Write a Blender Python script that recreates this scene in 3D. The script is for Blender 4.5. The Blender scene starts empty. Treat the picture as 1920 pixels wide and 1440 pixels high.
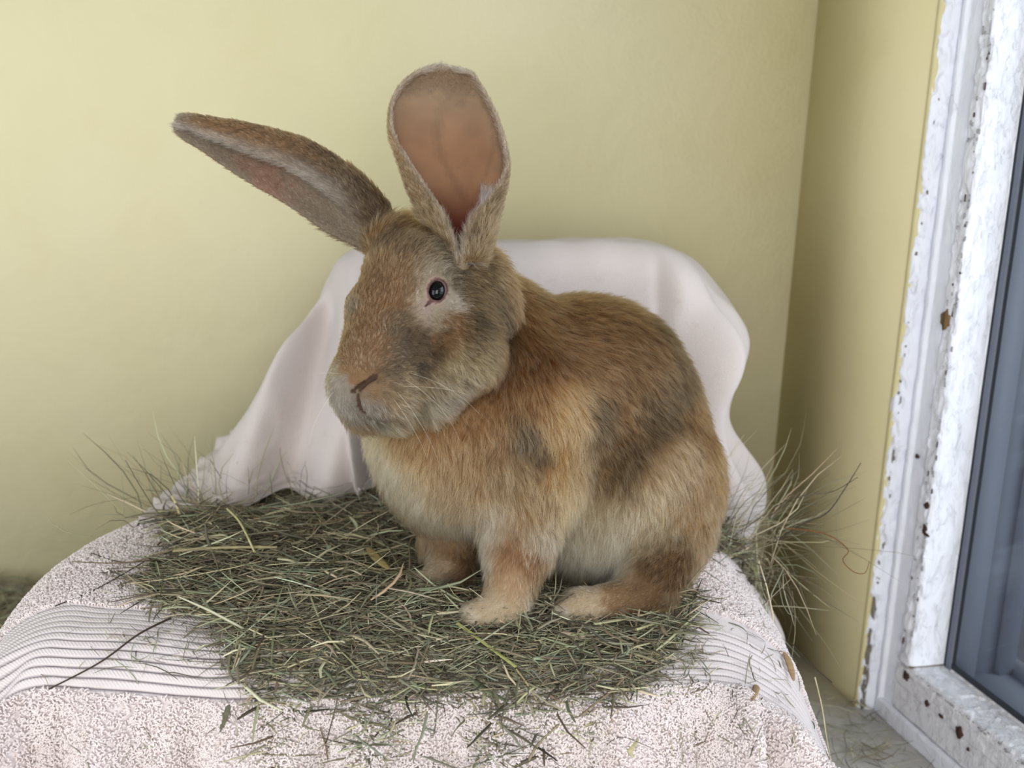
import bpy, math, random
import numpy as np
from mathutils import Vector, Matrix
from mathutils.bvhtree import BVHTree
random.seed(7); RNG = np.random.default_rng(11)
scene = bpy.context.scene; COL = scene.collection
PI = math.pi

# ------------------------------------------------------------------ camera
F_PX = 1900.0; CAM = np.array([0.0, 0.0, 0.39]); PITCH = math.radians(12.0); ROLL = math.radians(2.3)
fwd = np.array([0, math.cos(PITCH), -math.sin(PITCH)])
r0 = np.array([1.0, 0, 0]); u0 = np.cross(r0, fwd)
RGT = math.cos(ROLL)*r0 + math.sin(ROLL)*u0
UPV = -math.sin(ROLL)*r0 + math.cos(ROLL)*u0
cd = bpy.data.cameras.new('camera'); cam = bpy.data.objects.new('camera', cd); COL.objects.link(cam)
M = Matrix(((RGT[0], UPV[0], -fwd[0], CAM[0]), (RGT[1], UPV[1], -fwd[1], CAM[1]), (RGT[2], UPV[2], -fwd[2], CAM[2]), (0, 0, 0, 1)))
cam.matrix_world = M
cd.sensor_width = 36.0; cd.lens = 36.0*F_PX/1920.0; cd.clip_start = 0.02
cd.dof.use_dof = True; cd.dof.focus_distance = 0.865; cd.dof.aperture_fstop = 5.0
scene.camera = cam

# ------------------------------------------------------------------ light
def lin(c):
    c = np.asarray(c, float)/255.0
    return np.where(c <= 0.04045, c/12.92, ((c+0.055)/1.055)**2.4)
def L4(c): return tuple(lin(c)) + (1.0,)
w = bpy.data.worlds.new('world'); scene.world = w; w.use_nodes = True
bg = w.node_tree.nodes['Background']; bg.inputs[0].default_value = (0.93, 0.96, 1.0, 1); bg.inputs[1].default_value = 0.24
def area(name, loc, target, size, power, color, sy=None):
    ld = bpy.data.lights.new(name, 'AREA'); ld.energy = power; ld.color = color
    ld.size = size
    if sy: ld.shape = 'RECTANGLE'; ld.size_y = sy
    o = bpy.data.objects.new(name, ld); COL.objects.link(o); o.location = loc
    d = Vector(target) - Vector(loc); o.rotation_euler = d.to_track_quat('-Z', 'Y').to_euler()
    return o
# broad front light added to even the room; daylight of its other window, at left; daylight from outside this window
area('room_front_light', (-0.1, -2.2, 0.70), (0.05, 1.2, 0), 1.9, 64, (1.0, 0.975, 0.925))
area('side_window_light', (-1.9, -0.6, 0.25), (-0.3, 1.4, -0.05), 1.5, 22, (0.90, 0.96, 1.0))
area('window_daylight', (1.0, 0.45, 0.45), (0, 1.0, 0), 1.1, 5.5, (0.90, 0.95, 1.0))
area('outdoor_daylight', (2.2, 0.35, 1.0), (0.3, 0.9, 0.1), 1.4, 22, (0.88, 0.94, 1.0))
scene.view_settings.view_transform = 'Standard'; scene.view_settings.look = 'None'
scene.view_settings.exposure = 0.10; scene.view_settings.gamma = 1.0
scene.view_settings.use_curve_mapping = False
scene.cycles.max_bounces = 8; scene.cycles.transparent_max_bounces = 8

# ------------------------------------------------------------------ helpers
def P(px, py, zc):
    """point at camera depth zc whose sight line runs through pixel (px, py)"""
    return CAM + zc*(fwd + (px-960)/F_PX*RGT + (720-py)/F_PX*UPV)
def G(px, py, z=0.0):
    """point of the level plane z on the sight line of pixel (px, py)"""
    d = fwd + (px-960)/F_PX*RGT + (720-py)/F_PX*UPV
    return CAM + d*(z-CAM[2])/d[2]
def smooth(a, b, x):
    t = np.clip((x-a)/(b-a), 0, 1); return t*t*(3-2*t)
def hash3(ix, iy, iz, seed):
    h = (ix*374761393 + iy*668265263 + iz*2147483647 + seed*1274126177) & 0xffffffff
    h = ((h ^ (h >> 13))*1274126177) & 0xffffffff
    h = h ^ (h >> 16)
    return (h & 0xffffff)/float(0xffffff)
def noise3(p, freq, seed=0):
    """smooth value noise in 0..1"""
    q = np.asarray(p, float)*freq; i = np.floor(q).astype(np.int64); f = q-i; f = f*f*(3-2*f)
    r = 0
    for dx in (0, 1):
        wx = f[..., 0] if dx else 1-f[..., 0]
        for dy in (0, 1):
            wy = f[..., 1] if dy else 1-f[..., 1]
            for dz in (0, 1):
                wz = f[..., 2] if dz else 1-f[..., 2]
                r = r + wx*wy*wz*hash3(i[..., 0]+dx, i[..., 1]+dy, i[..., 2]+dz, seed)
    return r
def fbm(p, freq, seed=0, n=3):
    s = 0; a = 1; t = 0
    for k in range(n):
        s = s + a*noise3(p, freq*2**k, seed+k*17); t += a; a *= 0.5
    return s/t
def new_obj(name, me, mat=None, parent=None, label=None, cat=None, group=None, kind=None):
    o = bpy.data.objects.new(name, me); COL.objects.link(o)
    if mat is not None: me.materials.append(mat)
    if parent is not None: o.parent = parent
    if label: o['label'] = label
    if cat: o['category'] = cat
    if group: o['group'] = group
    if kind: o['kind'] = kind
    return o
def mesh_np(name, V, quads=None, tris=None, smooth_sh=True):
    """fast mesh from numpy arrays"""
    me = bpy.data.meshes.new(name)
    V = np.ascontiguousarray(V, np.float32)
    nq = 0 if quads is None else len(quads); nt = 0 if tris is None else len(tris)
    me.vertices.add(len(V)); me.vertices.foreach_set('co', V.ravel())
    loops = []
    if nq: loops.append(np.asarray(quads, np.int32).ravel())
    if nt: loops.append(np.asarray(tris, np.int32).ravel())
    loops = np.concatenate(loops)
    me.loops.add(len(loops)); me.loops.foreach_set('vertex_index', loops)
    me.polygons.add(nq+nt)
    starts = np.concatenate([np.arange(nq)*4, nq*4+np.arange(nt)*3]).astype(np.int32)
    me.polygons.foreach_set('loop_start', starts)
    me.update(calc_edges=True); me.validate()
    if smooth_sh: me.polygons.foreach_set('use_smooth', np.ones(nq+nt, bool))
    return me
def set_col(me, name, cols, domain='POINT'):
    a = me.attributes.new(name, 'FLOAT_COLOR', domain)
    c = np.ones((len(cols), 4), np.float32); c[:, :3] = cols
    a.data.foreach_set('color', c.ravel())
def grid_quads(nu, nv, wrap_v=False):
    i = np.arange(nu-1)[:, None]; j = np.arange(nv if wrap_v else nv-1)[None, :]
    a = i*nv+j; b = i*nv+(j+1) % nv
    return np.stack([a, b, b+nv, a+nv], -1).reshape(-1, 4)
class NT:
    """small node-tree helper"""
    def __init__(s, name, rough=0.6, spec=0.3):
        s.m = bpy.data.materials.new(name); s.m.use_nodes = True; s.t = s.m.node_tree
        s.b = s.t.nodes['Principled BSDF']; s.b.inputs['Roughness'].default_value = rough
        s.b.inputs['Specular IOR Level'].default_value = spec
    def n(s, typ, **kw):
        nd = s.t.nodes.new(typ)
        for k, v in kw.items():
            if k in nd.inputs.keys(): nd.inputs[k].default_value = v
            else: setattr(nd, k, v)
        return nd
    def l(s, a, b): s.t.links.new(a, b)
    def coord(s, kind='Object', scale=(1, 1, 1)):
        tc = s.n('ShaderNodeTexCoord'); mp = s.n('ShaderNodeMapping'); s.l(tc.outputs[kind], mp.inputs[0])
        mp.inputs['Scale'].default_value = scale; return mp.outputs[0]
    def noise(s, vec, scale, detail=3, rough=0.55, dist=0.0):
        nd = s.n('ShaderNodeTexNoise'); s.l(vec, nd.inputs['Vector'])
        nd.inputs['Scale'].default_value = scale; nd.inputs['Detail'].default_value = detail
        nd.inputs['Roughness'].default_value = rough; nd.inputs['Distortion'].default_value = dist
        return nd.outputs['Fac']
    def ramp(s, fac, stops):
        nd = s.n('ShaderNodeValToRGB'); s.l(fac, nd.inputs[0]); cr = nd.color_ramp
        while len(cr.elements) < len(stops): cr.elements.new(0.5)
        for e, (p, c) in zip(cr.elements, stops):
            e.position = p; e.color = c if len(c) == 4 else tuple(c)+(1,)
        return nd.outputs[0]
    def mix(s, fac, a, b, mode='MIX'):
        nd = s.n('ShaderNodeMix', data_type='RGBA', blend_type=mode)
        for sock, v in ((nd.inputs[0], fac), (nd.inputs[6], a), (nd.inputs[7], b)):
            if isinstance(v, bpy.types.NodeSocket): s.l(v, sock)
            else: sock.default_value = v
        return nd.outputs[2]
    def math(s, op, a, b=0.0, clamp=False):
        nd = s.n('ShaderNodeMath', operation=op); nd.use_clamp = clamp
        for sock, v in ((nd.inputs[0], a), (nd.inputs[1], b)):
            if isinstance(v, bpy.types.NodeSocket): s.l(v, sock)
            else: sock.default_value = v
        return nd.outputs[0]
    def bump(s, h, strength=0.3, dist=0.002, prev=None):
        nd = s.n('ShaderNodeBump'); s.l(h, nd.inputs['Height'])
        nd.inputs['Strength'].default_value = strength; nd.inputs['Distance'].default_value = dist
        if prev is not None: s.l(prev, nd.inputs['Normal'])
        s.l(nd.outputs[0], s.b.inputs['Normal']); return nd.outputs[0]
    def color(s, c):
        if isinstance(c, bpy.types.NodeSocket): s.l(c, s.b.inputs['Base Color'])
        else: s.b.inputs['Base Color'].default_value = c
        return s
def vcol_mat(name, rough=0.7, spec=0.2, attr='col'):
    t = NT(name, rough, spec); a = t.n('ShaderNodeAttribute', attribute_name=attr); t.color(a.outputs['Color']); return t
# ================================================================== setting
ZL = -0.26
_a = math.radians(13.0); TT = np.array([math.sin(_a), -math.cos(_a), 0]); NN = np.array([-math.cos(_a), -math.sin(_a), 0]); ZZ = np.array([0, 0, 1.0])
E0 = np.array([0.45302, 1.17570, ZL])        # foot of the yellow wall's edge
R0 = np.array([0.47785, 1.17113, ZL])        # foot of the window frame
CR = np.array([0.39112, 1.44382, ZL])        # foot of the corner
def W(t, n, z): return R0[:2].tolist() and np.array([R0[0]+TT[0]*t+NN[0]*n, R0[1]+TT[1]*t+NN[1]*n, z])

def wall_mat(name, base, light, dirty):
    t = NT(name, .75, .2); v = t.coord('Object')
    big = t.noise(v, 2.2, 3, .5); mid = t.noise(v, 11, 4, .6, .4); fine = t.noise(v, 160, 3, .6); strk = t.noise(t.coord('Object', (9, 9, 1.4)), 6, 3, .6, 1.0)
    c = t.mix(t.ramp(big, [(.35, (0, 0, 0)), (.7, (1, 1, 1))]), L4(base), L4(light))
    c = t.mix(t.math('MULTIPLY', t.ramp(mid, [(.55, (0, 0, 0)), (.8, (1, 1, 1))]), .22), c, L4(dirty))
    c = t.mix(t.math('MULTIPLY', t.ramp(strk, [(.60, (0, 0, 0)), (.75, (1, 1, 1))]), .20), c, L4(light))
    t.color(c)
    t.bump(t.math('ADD', t.math('MULTIPLY', mid, 2.0), t.math('ADD', t.math('MULTIPLY', fine, .35), big)), .35, .0025)
    return t.m
yel = wall_mat('yellow_wall_paint', (216, 208, 168), (222, 215, 182), (200, 190, 146))
yel2 = wall_mat('yellow_wall_paint_side', (212, 202, 158), (218, 209, 170), (186, 175, 126))
def slab(name, pts, mat, kind='structure', parent=None, sub=None, label=None, thick=None):
    """solid slab from an outline (4 corners) pushed back by the vector thick"""
    p = [np.asarray(q, float) for q in pts]; th = np.asarray(thick, float)
    V = p+[q+th for q in p]
    Q = [[0, 1, 2, 3], [7, 6, 5, 4]]+[[i, i+4, (i+1) % 4+4, (i+1) % 4] for i in range(4)]
    me = mesh_np(name, np.array(V), np.array(Q), smooth_sh=False); return new_obj(name, me, mat, parent, label, None, None, kind)
ztop = 1.35
dTl = -(CR-E0)@TT
slab('wall_back', [(-2.2, CR[1], ZL-.03), (CR[0], CR[1], ZL-.03), (CR[0], CR[1], ztop), (-2.2, CR[1], ztop)], yel, label='pale yellow painted back wall', thick=(0, .12, 0))
slab('wall_right', [CR-ZZ*.03, E0-ZZ*.03, np.array([E0[0], E0[1], ztop]), np.array([CR[0], CR[1], ztop])], yel2, label='yellow wall strip between corner and window', thick=-NN*.12+ -TT*0.0)
# sill board everything stands on
ft = NT('sill_paint', .6, .25); v = ft.coord('Object'); d1 = ft.noise(v, 26, 5, .65); d2 = ft.noise(v, 130, 4, .7); d3 = ft.noise(v, 9, 3)
c = ft.mix(ft.ramp(d1, [(.42, (0, 0, 0)), (.68, (1, 1, 1))]), L4((226, 224, 220)), L4((206, 202, 194)))
c = ft.mix(ft.ramp(d2, [(.60, (0, 0, 0)), (.70, (1, 1, 1))]), c, L4((168, 160, 146))); c = ft.mix(ft.math('MULTIPLY', d3, .35), c, L4((190, 178, 150)))
ft.color(c); ft.bump(d2, .5, .0015)
slab('floor', [(-2.2, .20, ZL), (.95, .20, ZL), (.95, 1.60, ZL), (-2.2, 1.60, ZL)], ft.m, label='off-white painted sill board strewn with hay', thick=(0, 0, -.05))

# ---- window on the right
win = bpy.data.objects.new('window_1', None); COL.objects.link(win); win.location = Vector(R0); win['kind'] = 'structure'; win['label'] = 'old white painted window with flaking frame at the right'
bpy.context.view_layer.update()
WINV = Matrix.Translation(-Vector(R0))
def wpart(name, me, mat, label=None):
    me.transform(WINV); o = new_obj(name, me, mat, win, label); return o
def paint(name, base=(222, 226, 238), wear=.5, flake=60):
    t = NT(name, .42, .4); v = t.coord('Object'); vs = t.coord('Object', (1, 1, .35))
    a = t.noise(vs, flake, 5, .68, .6); b = t.noise(v, 420, 3, .6); g = t.noise(v, 16, 3, .5)
    vr = t.n('ShaderNodeTexVoronoi', feature='DISTANCE_TO_EDGE'); t.l(vs, vr.inputs['Vector']); vr.inputs['Scale'].default_value = 130
    crack = t.ramp(vr.outputs['Distance'], [(.0, (1, 1, 1)), (.045, (0, 0, 0))])
    wmask = t.ramp(a, [(.64-.14*wear, (0, 0, 0)), (.70-.12*wear, (1, 1, 1))])
    c = t.mix(t.math('MULTIPLY', t.ramp(g, [(.4, (0, 0, 0)), (.7, (1, 1, 1))]), .25), L4(base), L4((198, 200, 210)))
    c = t.mix(t.math('MULTIPLY', t.math('MULTIPLY', crack, wmask), .42), c, L4((104, 98, 92)))
    dm = t.ramp(a, [(.76-.09*wear, (0, 0, 0)), (.78-.09*wear, (1, 1, 1))]); c = t.mix(t.math('MULTIPLY', dm, .6), c, L4((120, 108, 94)))
    t.color(c)
    h = t.math('ADD', t.math('MULTIPLY', a, 1.0), t.math('ADD', t.math('MULTIPLY', b, .12), t.math('MULTIPLY', wmask, -.35)))
    t.bump(h, .9, .0026); return t.m
P_s = paint('white_paint_smooth', (230, 234, 245), .1); P_f = paint('white_paint_flaking', (234, 237, 246), .85, 85); P_r = paint('white_paint_dirty', (228, 229, 234), .95, 110); P_m = paint('white_paint_worn', (228, 232, 243), .6)
def extrude_profile(name, prof, z0, z1, nz, rough, mat, axis='z', seed=0, label=None):
    """profile points (t, n, roughness weight) swept upward (axis z) or along the window (axis t: profile is (z, n))"""
    pr = []
    for (a, b) in zip(prof[:-1], prof[1:]):
        L_ = math.hypot(b[0]-a[0], b[1]-a[1]); k = max(1, int(L_/.0013))
        for i in range(k): pr.append(tuple(a[j]+(b[j]-a[j])*i/k for j in range(3)))
    pr.append(prof[-1]); pr = np.array(pr); zz = np.linspace(z0, z1, nz)
    if axis == 'z': V = np.array([W(0, 0, 0)*[1, 1, 0]])+pr[None, :, 0:1]*TT+pr[None, :, 1:2]*NN+zz[:, None, None]*ZZ
    else: V = np.array([W(0, 0, 0)*[1, 1, 0]])+zz[:, None, None]*TT+pr[None, :, 1:2]*NN+pr[None, :, 0:1]*ZZ
    tg = np.gradient(pr[:, :2], axis=0); tg /= np.linalg.norm(tg, axis=1, keepdims=True)+1e-9; n2 = np.stack([-tg[:, 1], tg[:, 0]], 1)
    if axis == 'z': nrm = n2[None, :, 0:1]*TT+n2[None, :, 1:2]*NN
    else: nrm = n2[None, :, 1:2]*NN+n2[None, :, 0:1]*ZZ
    sq = V*np.array([1, 1, .45]) if axis == 'z' else V*np.array([.5, .5, 1])
    a = fbm(sq, 150, seed, 3); pl_ = smooth(.50, .56, fbm(sq, 90, seed+5, 3)); wv = fbm(V, 14, seed+9, 2)-.5
    disp = 1.5*rough*pr[None, :, 2]*((a-.5)*.9-pl_*.55)+wv*.0016
    V = V+nrm*disp[..., None]
    return wpart(name, mesh_np(name, V.reshape(-1, 3), grid_quads(nz, len(pr))), mat, label)
za = -0.1745
# plastered reveal strip between yellow wall and frame
dR = -(R0-E0)@NN; tE = (E0-R0)@TT
extrude_profile('reveal_strip', [(tE-.004, dR+.0005, .3), (tE+.002, dR-.0005, 1.8), (tE+.008, dR-.010, .9), (.0, .003, .4)], ZL, ztop, 700, .0022, P_m, seed=3, label='white plaster strip with ragged edge')
extrude_profile('frame_post', [(-.001, .002, .3), (.0, .0045, .5), (.003, .0062, .5), (.007, .0055, .5), (.010, .0008, .3), (.028, -.0008, .3), (.0302, -.006, .2), (.0302, -.03, .1)], ZL, ztop, 600, .0014, P_s, seed=21)
extrude_profile('sash_stile', [(.0312, -.03, 0), (.0312, .0005, .6), (.033, .0022, 1.2), (.0520, .0020, 1.7), (.0545, -.0015, 1.2), (.0550, -.006, .5), (.0550, -.0435, .5), (.0565, -.0450, .3)], za, ztop, 700, .0016, P_f, seed=33, label='flaking white sash upright')
extrude_profile('sash_rail', [(-.236, -.02, 0), (-.236, .0015, .4), (-.207, .0015, .4), (-.2055, -.0005, .3), (-.2030, .0020, .5), (-.182, .0022, .8), (-.1765, -.0015, 1.5), (-.1750, -.006, 1.6), (-.1745, -.0435, 1.2), (-.172, -.0450, .3)], .0312, .62, 520, .0016, P_r, axis='t', seed=51, label='worn bottom rail with dirty top')
extrude_profile('frame_rail', [(ZL, -.01, .2), (ZL, .0062, .5), (-.2405, .0062, .5), (-.2375, .0035, .3), (-.2370, -.02, .1)], .004, .62, 420, .0014, P_s, axis='t', seed=61)
# dark glazing gasket with a ridged grey bead
gk = NT('gasket_grey', .6, .3); gk.color(L4((104, 110, 122))); gd = NT('gasket_dark', .7, .2); gd.color(L4((52, 56, 62)))
def strip_t(name, prof, mat, label=None, z0=za, z1=ztop): return extrude_profile(name, prof, z0, z1, 60, 0, mat, seed=1, label=label)
strip_t('gasket', [(.0555, -.0430, 0), (.0590, -.0432, 0), (.0592, -.0450, 0)], gd.m, 'dark rubber gasket')
strip_t('gasket_bead', [(.0592, -.0440, 0), (.0600, -.0425, 0), (.0675, -.0425, 0), (.0685, -.0440, 0)], gk.m, 'grey glazing bead')
strip_t('gasket', [(.0685, -.0450, 0), (.0740, -.0450, 0)], gd.m, 'dark rubber gasket')
extrude_profile('gasket', [(-.1720, -.0440, 0), (-.1660, -.0435, 0), (-.1650, -.0460, 0)], .056, .62, 60, 0, gd.m, axis='t', seed=1, label='dark rubber gasket')
# glass pane
gl = bpy.data.materials.new('glass'); gl.use_nodes = True; gn = gl.node_tree; gn.nodes.clear()
o_ = gn.nodes.new('ShaderNodeOutputMaterial'); mx = gn.nodes.new('ShaderNodeMixShader'); tr = gn.nodes.new('ShaderNodeBsdfTransparent'); gs = gn.nodes.new('ShaderNodeBsdfGlossy'); lw = gn.nodes.new('ShaderNodeLayerWeight'); lw.inputs[0].default_value = .5; pw_ = gn.nodes.new('ShaderNodeMath'); pw_.operation = 'POWER'; pw_.inputs[1].default_value = 4.0; fr = gn.nodes.new('ShaderNodeMath'); fr.operation = 'MULTIPLY_ADD'; fr.inputs[1].default_value = .45; fr.inputs[2].default_value = .035; gn.links.new(lw.outputs['Facing'], pw_.inputs[0]); gn.links.new(pw_.outputs[0], fr.inputs[0])
tr.inputs[0].default_value = (.93, .95, .97, 1); gs.inputs['Roughness'].default_value = .03
gn.links.new(fr.outputs[0], mx.inputs[0]); gn.links.new(tr.outputs[0], mx.inputs[1]); gn.links.new(gs.outputs[0], mx.inputs[2]); gn.links.new(mx.outputs[0], o_.inputs[0])
def box_tn(t0, t1, n0, n1, z0, z1):
    c = [W(t, n, z) for z in (z0, z1) for t, n in ((t0, n0), (t1, n0), (t1, n1), (t0, n1))]
    return np.array(c), np.array([[0, 1, 2, 3], [7, 6, 5, 4], [0, 4, 5, 1], [1, 5, 6, 2], [2, 6, 7, 3], [3, 7, 4, 0]])
def wbox(name, b, mat, label=None):
    V, Q = box_tn(*b); return wpart(name, mesh_np(name, V, Q, smooth_sh=False), mat, label)
wbox('glass_pane', (.058, .62, -.050, -.046, -.172, ztop), gl, 'clear window glass')
# outer casing seen through the glass
oj = NT('outer_casing_paint', .5, .3); vv_ = oj.coord('Object', (1, 1, .3)); nz_ = oj.noise(vv_, 22, 4, .6)
oj.color(oj.mix(nz_, L4((136, 142, 156)), L4((156, 161, 174)))); oj.bump(nz_, .3, .002)
ol = NT('outer_sill_paint', .4, .3); ol.color(L4((188, 194, 208)))
wbox('outer_jamb', (-.02, .060, -.085, -.051, -.24, ztop), oj.m)
wbox('outer_jamb', (-.02, .0525, -.118, -.085, -.24, ztop), oj.m, 'blue-grey outer casing')
wbox('outer_jamb', (-.02, .062, -.138, -.118, -.24, ztop), oj.m, 'blue-grey outer casing')
wbox('outer_sill', (.0, .62, -.135, -.051, -.24, -.190), ol.m, 'pale outer sill board')
wbox('outer_rail', (.0, .62, -.160, -.136, -.24, -.182), ol.m)
wbox('outer_ledge', (-.3, .9, -.42, -.165, -.215, -.200), ol.m, 'pale ledge outside the window')
# bare wood patches and paint chips on the frame
wd = NT('bare_wood', .8, .1); v = wd.coord('Object', (1, 1, .15)); g = wd.noise(v, 260, 4, .7); wd.color(wd.ramp(g, [(.3, lin((86, 66, 44))), (.7, lin((158, 130, 94)))])); wd.bump(g, .5, .001)
chp = NT('paint_chip', .8, .1); chp.color(L4((74, 56, 50)))
def pix_to_tz(px, py, n):
    d = fwd + (px-960)/F_PX*RGT + (720-py)/F_PX*UPV; o = W(0, n, 0); k = ((o-CAM)@NN)/(d@NN); q = CAM+d*k
    return (q-R0)@TT, q[2]
def chip(name, px, py, w_, h_, mat, n=.0030, seed=0, label=None):
    t, z = pix_to_tz(px, py, n); rg = np.random.default_rng(seed); k = 14
    a = np.linspace(0, 2*PI, k, endpoint=False); r_ = rg.uniform(.65, 1.15, k)
    pts = [W(t+math.cos(x)*w_*q, n, z+math.sin(x)*h_*q) for x, q in zip(a, r_)]
    bk = [p-NN*.0012 for p in pts]; V = np.array([W(t, n+.0001, z)]+pts+bk)
    tris = [[0, 1+i, 1+(i+1) % k] for i in range(k)]; Q = [[1+i, 1+k+i, 1+k+(i+1) % k, 1+(i+1) % k] for i in range(k)]
    wpart(name, mesh_np(name, V, np.array(Q), np.array(tris), False), mat, label)
chip('bare_patch', 1771, 600, .0085, .012, wd.m, .0036, 1, 'bare brown wood patch')
for i, (x, y, w_, h_) in enumerate(((1737, 948, .005, .005), (1733, 992, .004, .006), (1736, 1003, .007, .002), (1719, 856, .004, .003))): chip('bare_patch', x, y, w_, h_, chp.m, .0034, 20+i)
for i, (x, y, w_, h_) in enumerate(((1698, 1268, .006, .0065), (1737, 1319, .004, .004), (1763, 1343, .004, .002), (1798, 1373, .007, .007), (1814, 1405, .002, .002))): chip('bare_patch', x, y, w_, h_, chp.m, .0034, 40+i)
fgry = NT('old_paint_layer', .8, .1); fgry.color(L4((158, 158, 160)))
rgc = np.random.default_rng(12)
for i in range(90):
    fz = rgc.random()**.8; t_c = .0525+rgc.normal(0, .0016) if i < 60 else rgc.uniform(.036, .050); zc_ = za+.01+fz*.76; k = 8
    a = np.linspace(0, 2*PI, k, endpoint=False); r_ = rgc.uniform(.3, 1.3, k); w_ = rgc.uniform(.0003, .0012); h_ = rgc.uniform(.0010, .0050)
    V = np.array([W(t_c, .0036, zc_)]+[W(t_c+math.cos(x)*w_*q, .0034, zc_+math.sin(x)*h_*q) for x, q in zip(a, r_)]+[W(t_c+math.cos(x)*w_*q, .0020, zc_+math.sin(x)*h_*q) for x, q in zip(a, r_)])
    wpart('paint_chip', mesh_np('paint_chip', V, np.array([[1+j, 1+k+j, 1+k+(j+1) % k, 1+(j+1) % k] for j in range(k)]), np.array([[0, 1+j, 1+(j+1) % k] for j in range(k)]), False), fgry.m if i % 4 else chp.m)
for i in range(46):
    t_c = .06+rgc.random()*.22; zc_ = za-.0045+rgc.normal(0, .0015); k = 7; w_ = rgc.uniform(.0008, .0035); h_ = rgc.uniform(.0003, .0012); a = np.linspace(0, 2*PI, k, endpoint=False); r_ = rgc.uniform(.3, 1.3, k)
    V = np.array([W(t_c, .0022, zc_)]+[W(t_c+math.cos(x)*w_*q, .0020, zc_+math.sin(x)*h_*q) for x, q in zip(a, r_)]+[W(t_c+math.cos(x)*w_*q, .0005, zc_+math.sin(x)*h_*q) for x, q in zip(a, r_)])
    wpart('paint_chip', mesh_np('paint_chip', V, np.array([[1+j, 1+k+j, 1+k+(j+1) % k, 1+(j+1) % k] for j in range(k)]), np.array([[0, 1+j, 1+(j+1) % k] for j in range(k)]), False), fgry.m)
grm = NT('grime', .9, .05); grm.color(L4((116, 104, 90)))
wbox('grime_line', (.0325, .0556, -.043, .0016, za-.0006, za+.0016), grm.m, 'dark grime line where upright meets bottom rail')
# ragged lip of yellow paint along the wall's edge, and grey chips behind it
lipm = NT('yellow_paint_lip', .6, .2); lipm.color(L4((206, 197, 152))); zz = np.linspace(ZL, ztop, 900)
q = np.stack([zz*0, zz*0, zz], 1); off = (fbm(q, 60, 3, 3)-.5)*.010+(fbm(q, 9, 8, 2)-.5)*.006; V = []
for k, z in enumerate(zz):
    b = E0*[1, 1, 0]+ZZ*z
    for (dt, dn) in ((-.006, .0002), (-.004, .0008), (.0003+off[k]*.25, .0009), (.0012+off[k]*.35, -.0028), (.0004, -.006)): V.append(b+TT*dt+NN*dn)
me = mesh_np('trim', np.array(V), grid_quads(900, 5)); new_obj('trim_1', me, lipm.m, None, 'ragged raised lip of yellow paint beside window', None, None, 'structure')
gry = NT('exposed_plaster', .9, .1); gry.color(L4((122, 118, 110)))
rg = np.random.default_rng(4)
for i in range(60):
    z = ZL+.005+(rg.random()**2.8)*.75; s_ = rg.uniform(.0004, .0022)*(1.5 if z < -.12 else .8 if z < .15 else .45); b = E0*[1, 1, 0]+ZZ*z+TT*rg.uniform(.002, .0055)+NN*rg.uniform(-.0075, -.003); k = 7
    a = np.linspace(0, 2*PI, k, endpoint=False); r_ = rg.uniform(.35, 1.4, k)
    fr_ = [b+TT*.0016-NN*math.cos(x)*s_*q_*.8+ZZ*math.sin(x)*s_*q_*3.2*q_ for x, q_ in zip(a, r_)]; V = np.array([b+TT*.0020]+fr_+[p-TT*.003 for p in fr_])
    me = mesh_np('paint_chip', V, np.array([[1+i_, 1+k+i_, 1+k+(i_+1) % k, 1+(i_+1) % k] for i_ in range(k)]), np.array([[0, 1+i_, 1+(i_+1) % k] for i_ in range(k)]), False); wpart('paint_chip', me, gry.m)
# ================================================================== towels
def dirv(os_, ot): a = np.hypot(os_, ot)+1e-12; return os_/a, ot/a
def drape(s, t, rect, ztop_, prof, bump_fn):
    """cloth coordinates -> space: flat over rect, then round over its edge and down.
    prof(cx, cy) gives edge radius and final slope for the outward direction (cx, cy)."""
    x0, x1, y0, y1 = rect; cx = np.clip(s, x0, x1); cy = np.clip(t, y0, y1); os_ = s-cx; ot = t-cy
    L = np.hypot(os_, ot); ux, uy = dirv(os_, ot); r, th = prof(ux, uy)
    a = np.minimum(L/r, th); Rr = r*np.sin(a)+np.maximum(L-r*th, 0)*np.cos(th); Zz = r*(1-np.cos(a))+np.maximum(L-r*th, 0)*np.sin(th)
    Rr = np.where(L > 1e-9, Rr, 0); X = cx+ux*Rr; Y = cy+uy*Rr; Z = ztop_-Zz
    # outward normal for folds
    nx = ux*np.sin(a); ny = uy*np.sin(a); nz = np.cos(a)
    b = bump_fn(s, t, L, ux, uy)
    return np.stack([X+nx*b, Y+ny*b, Z+nz*b], -1), L
RECT = (-.355, .180, .785, 1.12)
BAND0, BAND1, PITCHR = -.036, .052, .0079
def prof_front(ux, uy):
    left = smooth(.1, .8, -ux); right = smooth(.1, .9, ux)
    return .055+.025*left+.050*right, np.radians(80-28*left-14*right)
def tau_of(s, t): return RECT[2]-t+.030*smooth(.06, .20, s)*(1-.6*smooth(.24, .40, s))-.085*smooth(.36, .56, -s)+.010*np.sin((s+.05)*7)+(fbm(np.stack([s, s*0, s*0], -1), 9, 31, 2)-.5)*.010
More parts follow.
